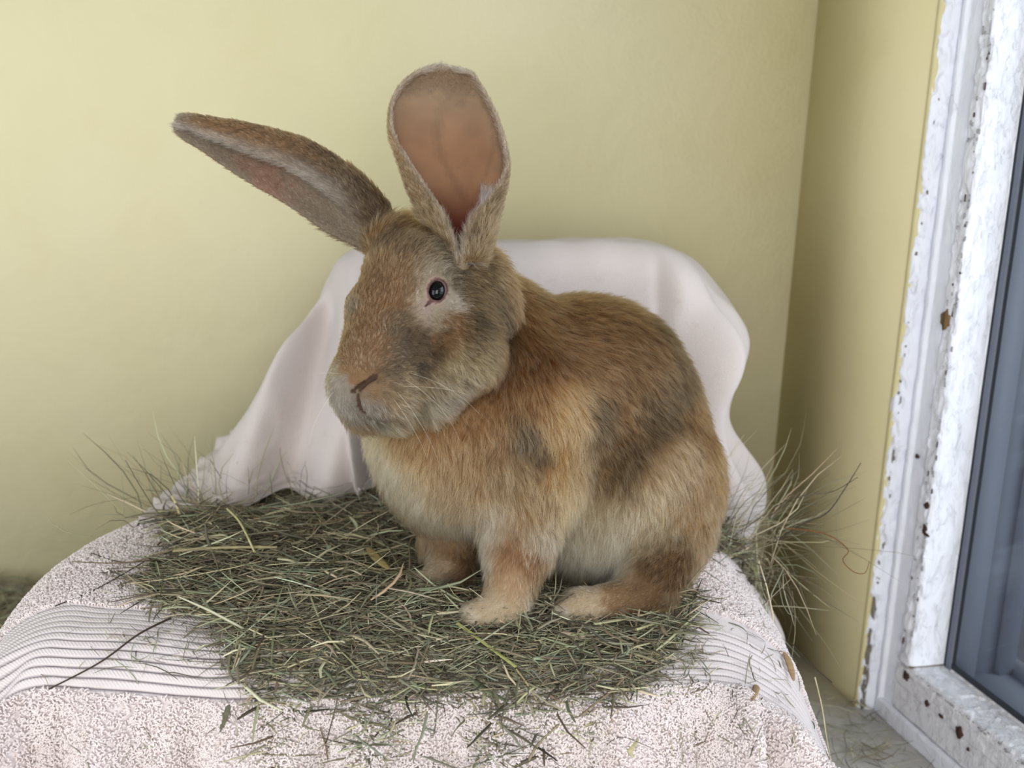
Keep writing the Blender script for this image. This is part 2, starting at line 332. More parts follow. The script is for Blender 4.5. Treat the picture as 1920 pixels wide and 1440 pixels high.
def bump_front(s, t, L, ux, uy):
    q = np.stack([s, t, s*0], -1)
    b = (fbm(q, 7, 40, 3)-.5)*.018*(1-.4*smooth(0, .05, L))
    fr_ = smooth(.2, .9, -uy)*smooth(.02, .16, L)
    b = b+fr_*(.0150*np.sin(s*62+3*noise3(q, 6, 4))+.0085*np.sin(s*121+2))
    cor = smooth(.25, .65, np.abs(ux))*smooth(.25, .65, np.abs(uy))*smooth(.03, .14, L)
    b = b+cor*.026*np.sin(np.arctan2(uy, ux)*9+.6)
    b = b+.014*np.exp(-((s-.19)/.05)**2-((t-.97)/.10)**2)+.010*np.exp(-((s+.33)/.07)**2-((t-.93)/.13)**2)+.024*np.exp(-((s+.43)/.06)**2-((t-.90)/.13)**2)
    b = b-.026*smooth(.02, .17, s)*smooth(.87, .75, t)*(1-smooth(.03, .2, L))
    # strong fold near the right front corner
    b = b+.012*np.exp(-((s-.205-.10*(RECT[2]-t))/.012)**2)*smooth(.0, .06, L)*smooth(.2, .8, -uy)
    tau = tau_of(s, t); inb = (tau > BAND0) & (tau < BAND1); ph = ((tau-BAND0)/PITCHR) % 1.0
    g = np.exp(-((np.minimum(ph, 1-ph))/.11)**2)
    b = b-np.where(inb, .0006+.0022*g, 0)
    return b
s1 = np.arange(-.345-.40, .19+.33, .0026)
t1 = np.concatenate([np.arange(RECT[2]-.33, RECT[2]-BAND1-.016, .003), np.arange(RECT[2]-BAND1-.016, RECT[2]-BAND0+.016, .00075), np.arange(RECT[2]-BAND0+.016, 1.25, .004)])
SS, TTg = np.meshgrid(s1, t1, indexing='ij')
FT, FL_ = drape(SS, TTg, RECT, 0.0, prof_front, bump_front)
FT[..., 2] = np.maximum(FT[..., 2], ZL+.003+.002*noise3(FT, 40, 2))
def towel_mat(name, twill=False, ca=(220, 210, 211), cb=(232, 224, 224)):
    t = NT(name, .95, .05); t.b.inputs['Sheen Weight'].default_value = .25; v = t.coord('Object')
    a = t.noise(v, 900, 2, .6); b = t.noise(v, 7, 3, .5); d = t.noise(v, 55, 4, .6)
    c = t.mix(b, L4(ca), L4(cb)); c = t.mix(t.math('MULTIPLY', t.ramp(d, [(.6, (0, 0, 0)), (.8, (1, 1, 1))]), .3), c, L4((196, 176, 160)))
    if twill:
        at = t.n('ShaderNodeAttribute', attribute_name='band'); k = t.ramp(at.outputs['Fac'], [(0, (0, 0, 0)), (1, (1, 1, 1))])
        c = t.mix(t.math('MULTIPLY', k, .95), c, L4((92, 82, 90)))  # rib grooves coloured dark, their shade painted in
    t.color(c)
    if twill:
        uv = t.n('ShaderNodeAttribute', attribute_name='cloth'); w1 = t.n('ShaderNodeTexWave', wave_type='BANDS', bands_direction='DIAGONAL'); t.l(uv.outputs['Vector'], w1.inputs['Vector']); w1.inputs['Scale'].default_value = 210; w1.inputs['Distortion'].default_value = .6
        t.bump(t.math('ADD', w1.outputs['Fac'], t.math('MULTIPLY', a, .4)), .55, .0006)
    else: t.bump(t.math('ADD', a, t.math('MULTIPLY', d, .6)), .6, .002)
    return t.m
ftm = mesh_np('bath_towel', FT.reshape(-1, 3), grid_quads(*SS.shape)[:, ::-1])
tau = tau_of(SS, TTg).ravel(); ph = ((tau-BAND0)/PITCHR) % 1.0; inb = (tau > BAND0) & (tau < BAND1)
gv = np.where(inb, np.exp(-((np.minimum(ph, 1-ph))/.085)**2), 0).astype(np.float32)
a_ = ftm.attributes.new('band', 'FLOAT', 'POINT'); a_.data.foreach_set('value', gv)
a_ = ftm.attributes.new('cloth', 'FLOAT_VECTOR', 'POINT'); a_.data.foreach_set('vector', np.stack([SS.ravel(), TTg.ravel(), SS.ravel()*0], 1).astype(np.float32).ravel())
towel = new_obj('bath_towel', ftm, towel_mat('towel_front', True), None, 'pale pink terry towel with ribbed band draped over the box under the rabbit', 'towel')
# ---- terry pile: little cotton loops outside the woven band
def pile(count, seed):
    rg = np.random.default_rng(seed); s = rg.uniform(-.50, .42, count*2); t = rg.uniform(RECT[2]-.20, 1.04, count*2)
    keep = (t < .86) | (rg.random(count*2) < .75); s, t = s[keep][:count], t[keep][:count]
    tau = tau_of(s, t); k = (tau < BAND0-.001) | (tau > BAND1+.001); s, t = s[k], t[k]; e = .0008
    f = lambda a, b: drape(a, b, RECT, 0.0, prof_front, bump_front)[0]
    p = f(s, t); du = f(s+e, t)-p; dv = f(s, t+e)-p; du /= np.linalg.norm(du, axis=1, keepdims=True)+1e-9; n = np.cross(du, dv); n /= np.linalg.norm(n, axis=1, keepdims=True)+1e-9
    k = (p[:, 2] > -.20) & (n @ np.array([0, -.75, .65]) > -.55); s, t, p, du, n = s[k], t[k], p[k], du[k], n[k]; m = len(s)
    dv = np.cross(n, du); an = rg.uniform(0, 2*PI, m)+3*fbm(np.stack([s, t, s*0], 1), 60, 5, 2); d = du*np.cos(an)[:, None]+dv*np.sin(an)[:, None]
    h = rg.uniform(.0016, .0032, m)[:, None]; w_ = rg.uniform(.0013, .0027, m)[:, None]; x = np.cross(n, d)
    pts = np.stack([p-n*.0004, p+n*h*.75+x*w_*.3, p+n*h+d*w_*.6, p+n*h*.6+d*w_*1.15, p+d*w_*.9-n*.0003], 1).astype(np.float32)
    hc = bpy.data.hair_curves.new('terry_pile'); hc.add_curves([5]*m); hc.attributes['position'].data.foreach_set('vector', pts.reshape(-1))
    ra = hc.attributes.get('radius') or hc.attributes.new('radius', 'FLOAT', 'POINT'); ra.data.foreach_set('value', np.full(m*5, .00062, np.float32))
    return hc
pm = NT('terry_loop', .9, .05); v = pm.coord('Object'); b = pm.noise(v, 9, 3); d = pm.noise(v, 60, 3, .6); c = pm.mix(b, L4((228, 218, 218)), L4((238, 230, 229))); pm.color(pm.mix(pm.math('MULTIPLY', pm.ramp(d, [(.55, (0, 0, 0)), (.8, (1, 1, 1))]), .35), c, L4((200, 178, 164))))
tp = bpy.data.objects.new('terry_pile', pile(135000, 3)); COL.objects.link(tp); tp.data.materials.append(pm.m); tp.parent = towel; tp['kind'] = 'stuff'

# ---- back towel over a tall box behind the rabbit
RB = (-.162, .150, 1.190, 1.25)
def prof_back(ux, uy):
    left = smooth(.2, .9, -ux); right = smooth(.2, .9, ux)
    return .035+.03*left+.07*right, np.radians(84-25*left-4*right)
def bump_back(s, t, L, ux, uy):
    q = np.stack([s, t, s*0], -1); b = (fbm(q, 8, 60, 3)-.5)*.026
    fr_ = smooth(.2, .9, -uy)*smooth(.02, .2, L); b = b+fr_*(.012*np.sin(s*38+1+2*noise3(q, 5, 9))-.045*np.exp(-((s+.155-.20*(L-.2))/.016)**2)+.020*np.exp(-((s+.215-.20*(L-.2))/.022)**2)-.030*np.exp(-((s+.10)/.05)**2))
    sd = smooth(.3, .9, ux)*smooth(.05, .2, L); b = b+sd*(.016*np.sin(L*34+2.2)+.010*np.sin(np.arctan2(uy, ux)*11+L*9))
    sd = smooth(.3, .9, -ux)*smooth(.05, .2, L); b = b+sd*(.006*np.sin(np.arctan2(uy, ux)*9+L*5))
    return b
s2 = np.arange(RB[0]-.44, RB[1]+.52, .005); t2 = np.arange(RB[2]-.42, RB[3]+.14, .005); S2, T2 = np.meshgrid(s2, t2, indexing='ij')
BT, BL_ = drape(S2, T2, RB, 0.303, prof_back, bump_back); BT[..., 2] += .02*np.clip(BT[..., 0], -.3, .3)
inside = smooth(.255, .235, BT[..., 0]) if False else (1-smooth(.235, .262, BT[..., 0])); top_ok = inside*smooth(-.40, -.37, BT[..., 0])
flo = .012+.022*fbm(np.stack([S2*1.0, T2*2.2, S2*0], -1), 16, 71, 2); low_ = ZL+.004+(flo-ZL-.004)*smooth(.2, .8, top_ok)
dz_ = BT[..., 2]-low_; BT[..., 2] = low_+np.where(dz_ > .05, dz_, .5*(dz_+np.sqrt(dz_**2+.0004)))
xv = -.212-.15*(.28-BT[..., 2]); zf = smooth(.292, .20, BT[..., 2])*smooth(-.02, .03, BT[..., 2])*(BT[..., 1] < 1.24)
BT[..., 1] += .060*np.exp(-((BT[..., 0]-xv)/.026)**2)*zf-.022*np.exp(-((BT[..., 0]-xv-.055)/.022)**2)*zf-.020*np.exp(-((BT[..., 0]-xv+.055)/.025)**2)*zf
BT[..., 1] += .035*np.exp(-((BT[..., 0]-xv-.115)/.026)**2)*zf
BT[..., 1] = np.minimum(BT[..., 1], CR[1]-.02); BT[..., 0] = np.minimum(BT[..., 0], .385-.0*BT[..., 1])
btm = mesh_np('hand_towel', BT.reshape(-1, 3), grid_quads(*S2.shape)[:, ::-1])
new_obj('hand_towel', btm, towel_mat('towel_back', False, (206, 196, 193), (218, 209, 206)), None, 'plain pale towel draped over the tall box behind the rabbit', 'towel')
# ================================================================== rabbit
# ---- body as one smooth implicit surface of blended ellipsoids and cones
def ell(c, r, axes=None):
    return ('e', np.asarray(c, float), np.asarray(r if np.ndim(r) else (r, r, r), float), axes)
def cap(a, ra, b, rb): return ('c', np.asarray(a, float), ra, np.asarray(b, float), rb)
HEAD_AX = np.array([[-.85, -.53, 0], [.53, -.85, 0], [0, 0, 1.]])   # forward, left, up of the body
prims = []
def add(p, k): prims.append((p, k))
BK = 0.035
# trunk
add(ell(P(1065, 748, 1.02), (0.114, 0.092, 0.100), HEAD_AX), BK)
add(ell(P(1130, 785, 1.05), (0.096, 0.088, 0.110), HEAD_AX), BK)
add(ell(P(1165, 880, 1.03), (0.089, 0.085, 0.105), HEAD_AX), BK)
add(ell(P(1095, 950, 1.01), (0.085, 0.075, 0.066), HEAD_AX), BK)
add(ell(P(880, 805, .950), (0.078, 0.080, 0.090), HEAD_AX), 0.04)
add(ell(P(790, 815, .935), (0.040, 0.052, 0.052), HEAD_AX), 0.04)
add(ell(P(1005, 800, .935), (0.060, 0.040, 0.072), HEAD_AX), 0.03)
add(ell(P(965, 910, .930), (0.058, 0.045, 0.044), HEAD_AX), 0.03)
add(ell(P(845, 905, .960), (0.048, 0.050, 0.044), HEAD_AX), 0.03)
add(ell(P(890, 660, .955), 0.064), 0.04)
add(ell(P(930, 600, .985), 0.036), 0.04)
add(ell(P(1130, 1015, .985), 0.040), 0.03)
# haunches
add(ell(P(1222, 930, .985), (0.082, 0.045, 0.078), HEAD_AX), 0.018)
add(ell(P(1180, 910, 1.13), (0.085, 0.045, 0.078), HEAD_AX), 0.02)
add(cap(P(1250, 1000, .985), 0.040, G(1218, 1092, 0.028), 0.026), 0.02)
add(ell(P(1275, 985, 1.07), 0.035), 0.03)      # tail
# hind feet
add(cap(G(1212, 1118, 0.018), 0.018, G(1090, 1140, 0.014), 0.0155), 0.012)
add(cap(G(1090, 1140, 0.014), 0.0155, G(1057, 1150, 0.012), 0.0125), 0.006)
fo = np.array([.055, .135, 0])
add(cap(G(1212, 1118, 0.018)+fo, 0.018, G(1066, 1138, 0.015)+fo, 0.015), 0.012)
# fore legs
add(cap(P(1000, 905, .925), 0.042, P(976, 1005, .905), 0.031), 0.018)
add(cap(P(976, 1005, .905), 0.030, G(955, 1115, 0.024), 0.0195), 0.012)
add(cap(G(948, 1142, 0.014), 0.0185, G(888, 1154, 0.011), 0.0125), 0.010)
add(cap(P(862, 930, .985), 0.036, P(846, 1010, .975), 0.026), 0.018)
add(cap(P(846, 1010, .975), 0.0255, G(846, 1065, 0.022), 0.019), 0.012)
add(cap(G(845, 1082, 0.014), 0.0175, G(800, 1093, 0.011), 0.0125), 0.010)
NBODY = len(prims)
# toes: separate fine bulges at the front of each foot
toe_sets = []
for row, dx, dy, r1_, r2_ in ((((866, 1160), (883, 1166), (903, 1168), (924, 1165)), 24, -14, .0072, .0054), (((1048, 1146), (1052, 1160), (1066, 1167), (1084, 1167)), 24, -10, .0072, .0054), (((782, 1094), (792, 1102), (808, 1106), (825, 1105)), 20, -10, .0070, .0052)):
    pr_ = []
    for (px, py) in row: pr_.append((cap(G(px+dx, py+dy, .0105), r1_, G(px-3, py-3, .0068), r2_), .0012))
    toe_sets.append(pr_)

def prim_d(p, X):
    if p[0] == 'e':
        q = X-p[1]
        if p[3] is not None: q = q @ p[3].T
        r = p[2]; k0 = np.sqrt(((q/r)**2).sum(-1))+1e-9; k1 = np.sqrt(((q/r**2)**2).sum(-1))+1e-9
        return k0*(k0-1)/k1
    a, ra, b, rb = p[1:]
    ab = b-a; t = np.clip(((X-a)@ab)/(ab@ab), 0, 1)
    return np.linalg.norm(X-(a+t[..., None]*ab), axis=-1)-(ra+(rb-ra)*t)
def field(prims, H, pad=.02):
    mns = []; mxs = []
    for p, k in prims:
        if p[0] == 'e': mns.append(p[1]-p[2].max()); mxs.append(p[1]+p[2].max())
        else: mns.append(np.minimum(p[1]-p[2], p[3]-p[4])); mxs.append(np.maximum(p[1]+p[2], p[3]+p[4]))
    lo = np.min(mns, 0)-pad; hi = np.max(mxs, 0)+pad; N = np.ceil((hi-lo)/H).astype(int)
    g = [lo[i]+H*np.arange(N[i]) for i in range(3)]
    D = np.full(N, 0.2, np.float64)
    for (p, k), mn, mx in zip(prims, mns, mxs):
        e = k*1.2+.008
        i0 = np.clip(np.floor((mn-e-lo)/H).astype(int), 0, N-1); i1 = np.clip(np.ceil((mx+e-lo)/H).astype(int)+1, 1, N)
        sl = tuple(slice(i0[i], i1[i]) for i in range(3))
        X = np.stack(np.meshgrid(g[0][sl[0]], g[1][sl[1]], g[2][sl[2]], indexing='ij'), -1)
        d = prim_d(p, X); o = D[sl]
        h = np.clip(k-np.abs(o-d), 0, None)/k
        D[sl] = np.minimum(o, d)-h*h*k*0.25
    D[[0, -1]] = 0.1; D[:, [0, -1]] = 0.1; D[:, :, [0, -1]] = 0.1
    return D, lo, N, g
H = 0.0036
DB, loB, NB, gB = field(prims, H)
DB = np.maximum(DB, (0.002-gB[2])[None, None, :])
DB[:, :, 0] = 0.1
# ---- head
hp = [
 (P(775, 530, .885), .044), (P(722, 590, .862), .033), (P(705, 655, .842), .0285),
 (P(690, 705, .832), .0270), (P(852, 655, .868), .042), (P(800, 715, .860), .034),
 (P(652, 718, .838), .0165), (P(722, 742, .829), .0245), (P(675, 745, .842), .019), (P(720, 640, .905), .036), (P(800, 525, .872), .034),
 (P(830, 600, .880), .042), (P(868, 528, .898), .038), (P(735, 765, .845), .018),
 (P(683, 770, .848), .014), (P(885, 580, .905), .040), (P(735, 450, .905), .024), (P(800, 470, .905), .020),
]
hprims = [(ell(c, r), 0.014) for c, r in hp]
H = 0.0020
D, lo, N, (gx, gy, gz) = field(hprims, H)
def carve(c, r, depth, k=0.004, a2=None):
    """smoothly subtract a small ball or cone"""
    if a2 is None: p = ell(c, r); mn = np.asarray(c)-r-.02; mx = np.asarray(c)+r+.02
    else: p = cap(c, r, a2, r*0.6); mn = np.minimum(c, a2)-r-.02; mx = np.maximum(c, a2)+r+.02
    i0 = np.clip(np.floor((mn-lo)/H).astype(int), 0, N-1); i1 = np.clip(np.ceil((mx-lo)/H).astype(int)+1, 1, N)
    sl = tuple(slice(i0[i], i1[i]) for i in range(3))
    X = np.stack(np.meshgrid(gx[sl[0]], gy[sl[1]], gz[sl[2]], indexing='ij'), -1)
    d = -prim_d(p, X); o = D[sl]
    h = np.clip(k-np.abs(o-d), 0, None)/k
    D[sl] = np.maximum(o, d)+h*h*k*0.25
def depth_at(px, py):
    """camera depth at which the sight line first enters the body"""
    for zc in np.arange(.70, 1.3, .0012):
        q = P(px, py, zc); i = np.floor((q-lo)/H).astype(int)
        if (i >= 0).all() and (i < N).all() and D[tuple(i)] < 0: return zc
    return None
EYE_PX = (819, 548)
ez = depth_at(*EYE_PX) or .84
EYE_R = np.array([0.0078, 0.0100, 0.0095])            # half sizes: across, up, deep
EYE_AX = np.array([math.cos(.16)*RGT-math.sin(.16)*UPV, math.sin(.16)*RGT+math.cos(.16)*UPV, fwd])
EYE_C = P(EYE_PX[0]+1, EYE_PX[1]-1, ez+0.0070)
def carve_e(c, r, ax, k):
    p = ell(c, r, ax)
    X = np.stack(np.meshgrid(gx, gy, gz, indexing='ij'), -1)
    m = (np.abs(X-c).max(-1) < .03); d = -prim_d(p, X[m]); o = D[m]
    h = np.clip(k-np.abs(o-d), 0, None)/k
    D[m] = np.maximum(o, d)+h*h*k*0.25
carve_e(EYE_C, EYE_R*1.02, EYE_AX, 0.003)
def S0(px, py, dz=0.0): return P(px, py, (depth_at(px, py) or .83)+dz)
NOSE = [(S0(669, 731, .0005), S0(703, 707, .0006), .0028), (S0(665, 733, .0003), S0(654, 732, .0006), .0017),
        (S0(668, 733, .0002), S0(671, 752, .0004), .0019), (S0(671, 752, .0004), S0(678, 769, .0004), .0021), (S0(678, 770), S0(726, 779, .0010), .0016)]
for a_, b_, r_ in NOSE: carve(a_, r_, 0, 0.0035, b_)
def surface_nets(D, lo, H):
    S = D < 0
    cs = [S[i:S.shape[0]-1+i, j:S.shape[1]-1+j, k:S.shape[2]-1+k] for i in (0, 1) for j in (0, 1) for k in (0, 1)]
    tot = sum(c.astype(np.int8) for c in cs); act = (tot > 0) & (tot < 8)
    idx = np.full(act.shape, -1, np.int64); cell = np.argwhere(act); idx[act] = np.arange(len(cell))
    acc = np.zeros((len(cell), 3)); cnt = np.zeros(len(cell))
    corners = [(i, j, k) for i in (0, 1) for j in (0, 1) for k in (0, 1)]
    vals = {c: D[cell[:, 0]+c[0], cell[:, 1]+c[1], cell[:, 2]+c[2]] for c in corners}
    for a in corners:
        for ax in range(3):
            if a[ax]: continue
            b = list(a); b[ax] = 1; b = tuple(b)
            va, vb = vals[a], vals[b]; m = (va < 0) != (vb < 0)
            t = np.where(m, va/np.where(m, va-vb, 1), 0)
            p = np.tile(np.array(a, float), (len(cell), 1)); p[:, ax] = t
            acc[m] += p[m]; cnt += m
    V = lo+H*(cell+acc/cnt[:, None])
    Q = []
    for ax in range(3):
        o1, o2 = [(1, 2), (2, 0), (0, 1)][ax]
        sa = [slice(0, -1)]*3; sb = [slice(0, -1)]*3; sa[ax] = slice(0, -1); sb[ax] = slice(1, None)
        A = S[tuple([slice(0, -1) if i == ax else slice(1, -1) for i in range(3)])]
        B = S[tuple([slice(1, None) if i == ax else slice(1, -1) for i in range(3)])]
        for flip, mm in ((0, A & ~B), (1, ~A & B)):
            e = np.argwhere(mm)
            e[:, o1] += 1; e[:, o2] += 1
            q = []
            for d1, d2 in ((0, 0), (1, 0), (1, 1), (0, 1)):
                c = e.copy(); c[:, o1] -= 1-d1; c[:, o2] -= 1-d2; q.append(idx[c[:, 0], c[:, 1], c[:, 2]])
            q = np.stack(q, -1)
            Q.append(q[:, ::-1] if flip else q)
    return V, np.concatenate(Q)
HV, HQ = surface_nets(D, lo, H)
TV = []
for pr_ in toe_sets:
    Dt, lt, Nt, gt = field(pr_, .0014, .006); Dt = np.maximum(Dt, (0.001-gt[2])[None, None, :]); Dt[:, :, 0] = .1; TV.append(surface_nets(Dt, lt, .0014))
BV, BQ = surface_nets(DB, loB, 0.0036)
BQ = np.concatenate([BQ, HQ+len(BV)]); BV = np.concatenate([BV, HV])
for v_, q_ in TV: BQ = np.concatenate([BQ, q_+len(BV)]); BV = np.concatenate([BV, v_])

# ---- ears: thick cupped shells from cross-sections swept along a bent axis
def catmull(K, n):
    K = np.asarray(K, float); m = len(K); t = np.linspace(0, m-1, n); i = np.clip(t.astype(int), 0, m-2); f = (t-i)[:, None]
    g = lambda j: K[np.clip(j, 0, m-1)]
    p0, p1, p2, p3 = g(i-1), g(i), g(i+1), g(i+2)
    return 0.5*((2*p1)+(-p0+p2)*f+(2*p0-5*p1+4*p2-p3)*f**2+(-p0+3*p1-3*p2+p3)*f**3)
def shell(sections, ns, nv, thick):
    """sections: list of lists of 3-D points; returns a closed shell and its mid surface"""
    S = np.array([catmull(s, nv) for s in sections])
    G_ = np.array([catmull(S[:, j], ns) for j in range(nv)]).transpose(1, 0, 2)
    du = np.gradient(G_, axis=0); dv = np.gradient(G_, axis=1)
    n = np.cross(du, dv); n /= np.linalg.norm(n, axis=-1, keepdims=True)+1e-12
    vv = np.linspace(-1, 1, nv)[None, :]; uu = np.linspace(0, 1, ns)[:, None]
    th = thick*(0.65+0.35*np.sqrt(np.clip(1-np.abs(vv)**6, 0, 1)))*(1-0.3*uu)
    A = G_+n*th[..., None]/2; B = G_-n*th[..., None]/2
    V = np.concatenate([A.reshape(-1, 3), B.reshape(-1, 3)]); o = ns*nv
    q = grid_quads(ns, nv); Q = [q, q[:, ::-1]+o]
    i = np.arange(ns-1); j = np.arange(nv-1)
    Q.append(np.stack([i*nv, (i+1)*nv, (i+1)*nv+o, i*nv+o], -1)[:, ::-1]*1)
    Q.append(np.stack([i*nv+nv-1, (i+1)*nv+nv-1, (i+1)*nv+nv-1+o, i*nv+nv-1+o], -1))
    Q.append(np.stack([j, j+1, j+1+o, j+o], -1)); e = (ns-1)*nv
    Q.append(np.stack([e+j, e+j+1, e+j+1+o, e+j+o], -1)[:, ::-1])
    return V, np.concatenate(Q), G_, n
# upright ear: rows of (pixel x, pixel y, depth), left rim ... right rim; the left rim rolls forward
def sec(y, zc, pts): return [P(x, y+dy, zc+dz) for x, dy, dz in pts]
E1 = [
 sec(492, .868, [(858, 0, -.012), (846, 0, -.008), (838, 0, .004), (850, 0, .020), (872, 0, .024), (895, 0, .016), (905, 0, .000), (893, 0, -.014), (866, 0, -.013)]),
 sec(445, .874, [(851, 2, -.012), (832, 0, -.012), (822, 0, .000), (838, 0, .018), (868, 0, .026), (903, 0, .018), (920, 0, .002), (908, 0, -.013), (868, 4, -.012)]),
 sec(405, .882, [(838, 4, -.012), (808, 0, -.014), (794, 0, -.003), (812, 0, .014), (850, 0, .028), (900, 0, .022), (926, 0, .006), (918, 0, -.012), (880, 6, -.012)]),
 sec(365, .890, [(815, 5, -.014), (782, 0, -.015), (772, 0, -.005), (796, 0, .010), (845, 0, .026), (905, 0, .024), (939, 0, .010), (940, 0, -.006), (918, 0, -.013)]),
 sec(310, .898, [(778, 5, -.016), (758, 0, -.014), (753, 0, -.006), (782, 0, .008), (840, 0, .020), (905, 0, .022), (944, 0, .012), (951, 0, -.002), (948, 0, -.009)]),
 sec(255, .906, [(745, 4, -.012), (735, 0, -.009), (736, 0, -.001), (768, 0, .007), (835, 0, .015), (900, 0, .017), (932, 0, .011), (941, 0, .002), (940, 0, -.005)]),
 sec(205, .909, [(735, 0, -.008), (733, 0, -.004), (738, 0, .001), (768, 0, .006), (830, 0, .010), (890, 0, .011), (915, 0, .007), (923, 0, .000), (925, 0, -.004)]),
 sec(165, .910, [(748, 3, -.008), (750, 0, -.003), (758, 0, .001), (782, 0, .004), (828, 0, .006), (876, 0, .006), (895, 0, .003), (902, 0, -.002), (905, 0, -.005)]),
 sec(139, .908, [(775, 2, -.006), (778, 0, -.003), (785, 0, .000), (802, 0, .001), (828, -2, .001), (862, 0, .001), (878, 0, .000), (885, 0, -.003), (889, 2, -.005)]),
 sec(128, .905, [(803, 0, -.005), (807, -3, -.003), (811, -5, -.002), (819, -7, -.002), (830, -6, -.002), (845, -3, -.002), (854, -1, -.002), (861, 1, -.004), (866, 2, -.005)]),
]
# side-on ear: cross-section points (n across, t towards the camera) at stations along its axis
st = [  # centre x, y, half-width (upward normal), depth
 (715, 470, 38, .905), (695, 436, 52, .905), (652, 392, 61, .903), (600, 352, 63, .900), (548, 320, 62, .896),
 (495, 297, 56, .890), (440, 274, 46, .884), (392, 255, 34, .880), (350, 239, 25, .877), (328, 231, 15, .876)]
E2 = []
tmpl = [(0.00, .26), (.28, .40), (.62, .36), (.92, .16), (.97, -.08), (.70, -.34), (.10, -.50), (-.50, -.46), (-.97, -.26)]
tip_t = [(-.15, .40), (.15, .50), (.55, .45), (.88, .22), (.95, -.02), (.70, -.20), (.10, -.25), (-.50, -.15), (-.95, -.00)]
cs_ = np.array([s[:2] for s in st], float); tan = np.gradient(cs_, axis=0); tan /= np.linalg.norm(tan, axis=1, keepdims=True)
for i, (cx, cy, hw, zc) in enumerate(st):
    nx, ny = -tan[i][1], tan[i][0]
    if ny > 0: nx, ny = -nx, -ny
    f = smooth(.45, .95, i/9.0); row = []
    for (a, b), (a2, b2) in zip(tmpl, tip_t):
        a_ = a*(1-f)+a2*f; b_ = b*(1-f)+b2*f
        if i < 2: a_ = a_ if a_ > -.3 else a_*(.55+.22*i)
        row.append(P(cx+nx*hw*a_, cy+ny*hw*a_, zc-b_*hw*zc/F_PX))
    E2.append(row)
e1v, e1q, e1g, e1n = shell(E1, 70, 60, 0.0050)
e2v, e2q, e2g, e2n = shell(E2, 70, 50, 0.0050)
allV = np.concatenate([BV, e1v, e2v]); allQ = np.concatenate([BQ, e1q[:, ::-1]+len(BV), e2q[:, ::-1]+len(BV)+len(e1v)])
tmp = bpy.data.objects.new('tmp', mesh_np('tmp', allV, allQ)); COL.objects.link(tmp)
md = tmp.modifiers.new('r', 'REMESH'); md.mode = 'VOXEL'; md.voxel_size = 0.0017
md2 = tmp.modifiers.new('s', 'SMOOTH'); md2.factor = 0.5; md2.iterations = 4
dg = bpy.context.evaluated_depsgraph_get(); ev = tmp.evaluated_get(dg)
body_me = bpy.data.meshes.new_from_object(ev, depsgraph=dg)
bpy.data.objects.remove(tmp); body_me.name = 'rabbit'
body_me.materials.clear()
body_me.polygons.foreach_set('use_smooth', np.ones(len(body_me.polygons), bool))
rabbit = new_obj('rabbit', body_me, None, label='large fawn and grey rabbit with upright ears sitting on hay over the towel', cat='rabbit')
print('rabbit verts', len(body_me.vertices))
# ---- per-vertex coat data: colour, comb direction, length, density
nv = len(body_me.vertices)
VP = np.empty(nv*3, np.float32); body_me.vertices.foreach_get('co', VP); VP = VP.reshape(-1, 3).astype(float)
VN = np.empty(nv*3, np.float32); body_me.vertices.foreach_get('normal', VN); VN = VN.reshape(-1, 3).astype(float)
body_me.calc_loop_triangles()
TR = np.empty(len(body_me.loop_triangles)*3, np.int32); body_me.loop_triangles.foreach_get('vertices', TR); TR = TR.reshape(-1, 3)
bvh = BVHTree.FromPolygons([tuple(v) for v in VP], [tuple(t) for t in TR])
def hit(px, py):
    d = fwd + (px-960)/F_PX*RGT + (720-py)/F_PX*UPV
    h = bvh.ray_cast(Vector(CAM), Vector(d).normalized())
    return (np.array(h[0]), np.array(h[1])) if h[0] is not None else (None, None)
from mathutils.kdtree import KDTree
def kd_of(pts):
    k = KDTree(len(pts))
    for i, p_ in enumerate(pts): k.insert(p_, i)
    k.balance(); return k
# ears: which ear, how far along (s), across (v), inner or outer face
ear = np.zeros(nv, int); es = np.zeros(nv); evv = np.zeros(nv); inner = np.zeros(nv); eax = np.zeros((nv, 3))
for eid, (g_, n_, ns_, nvv, sgn) in enumerate(((e1g, e1n, 70, 60, 1), (e2g, e2n, 70, 50, 1)), 1):
    kd = kd_of(g_.reshape(-1, 3)); fl = g_.reshape(-1, 3); nf = n_.reshape(-1, 3)
    ax_ = np.gradient(g_, axis=0); ax_ /= np.linalg.norm(ax_, axis=-1, keepdims=True)+1e-9; ax_ = ax_.reshape(-1, 3)
    b0, b1 = fl.min(0)-.006, fl.max(0)+.006
    for i in np.where(((VP > b0) & (VP < b1)).all(1))[0]:
        co, j, dd = kd.find(VP[i])
        if dd < .0062:
            ear[i] = eid; es[i] = (j//nvv)/(ns_-1); evv[i] = (j % nvv)/(nvv-1)*2-1
            inner[i] = np.dot(VN[i], nf[j]); eax[i] = ax_[j]
# make 'inner' positive on the inside of each ear, from the side facing the cup centre
for eid, g_ in ((1, e1g), (2, e2g)):
    m = ear == eid; cen = g_.mean(1); k_ = np.clip((es[m]*(len(g_)-1)).astype(int), 0, len(g_)-1)
    c_ = g_[k_, g_.shape[1]//2]*1.0; mid = g_[k_].mean(1)
    tmp_ = ((mid-c_)*VN[m]).sum(1)
    sgn = 1.0
    mm = np.abs(evv[m]) < .4
    if (np.sign(inner[m][mm])*np.sign(tmp_[mm])).mean() < 0: sgn = -1.0
    inner[m] *= sgn
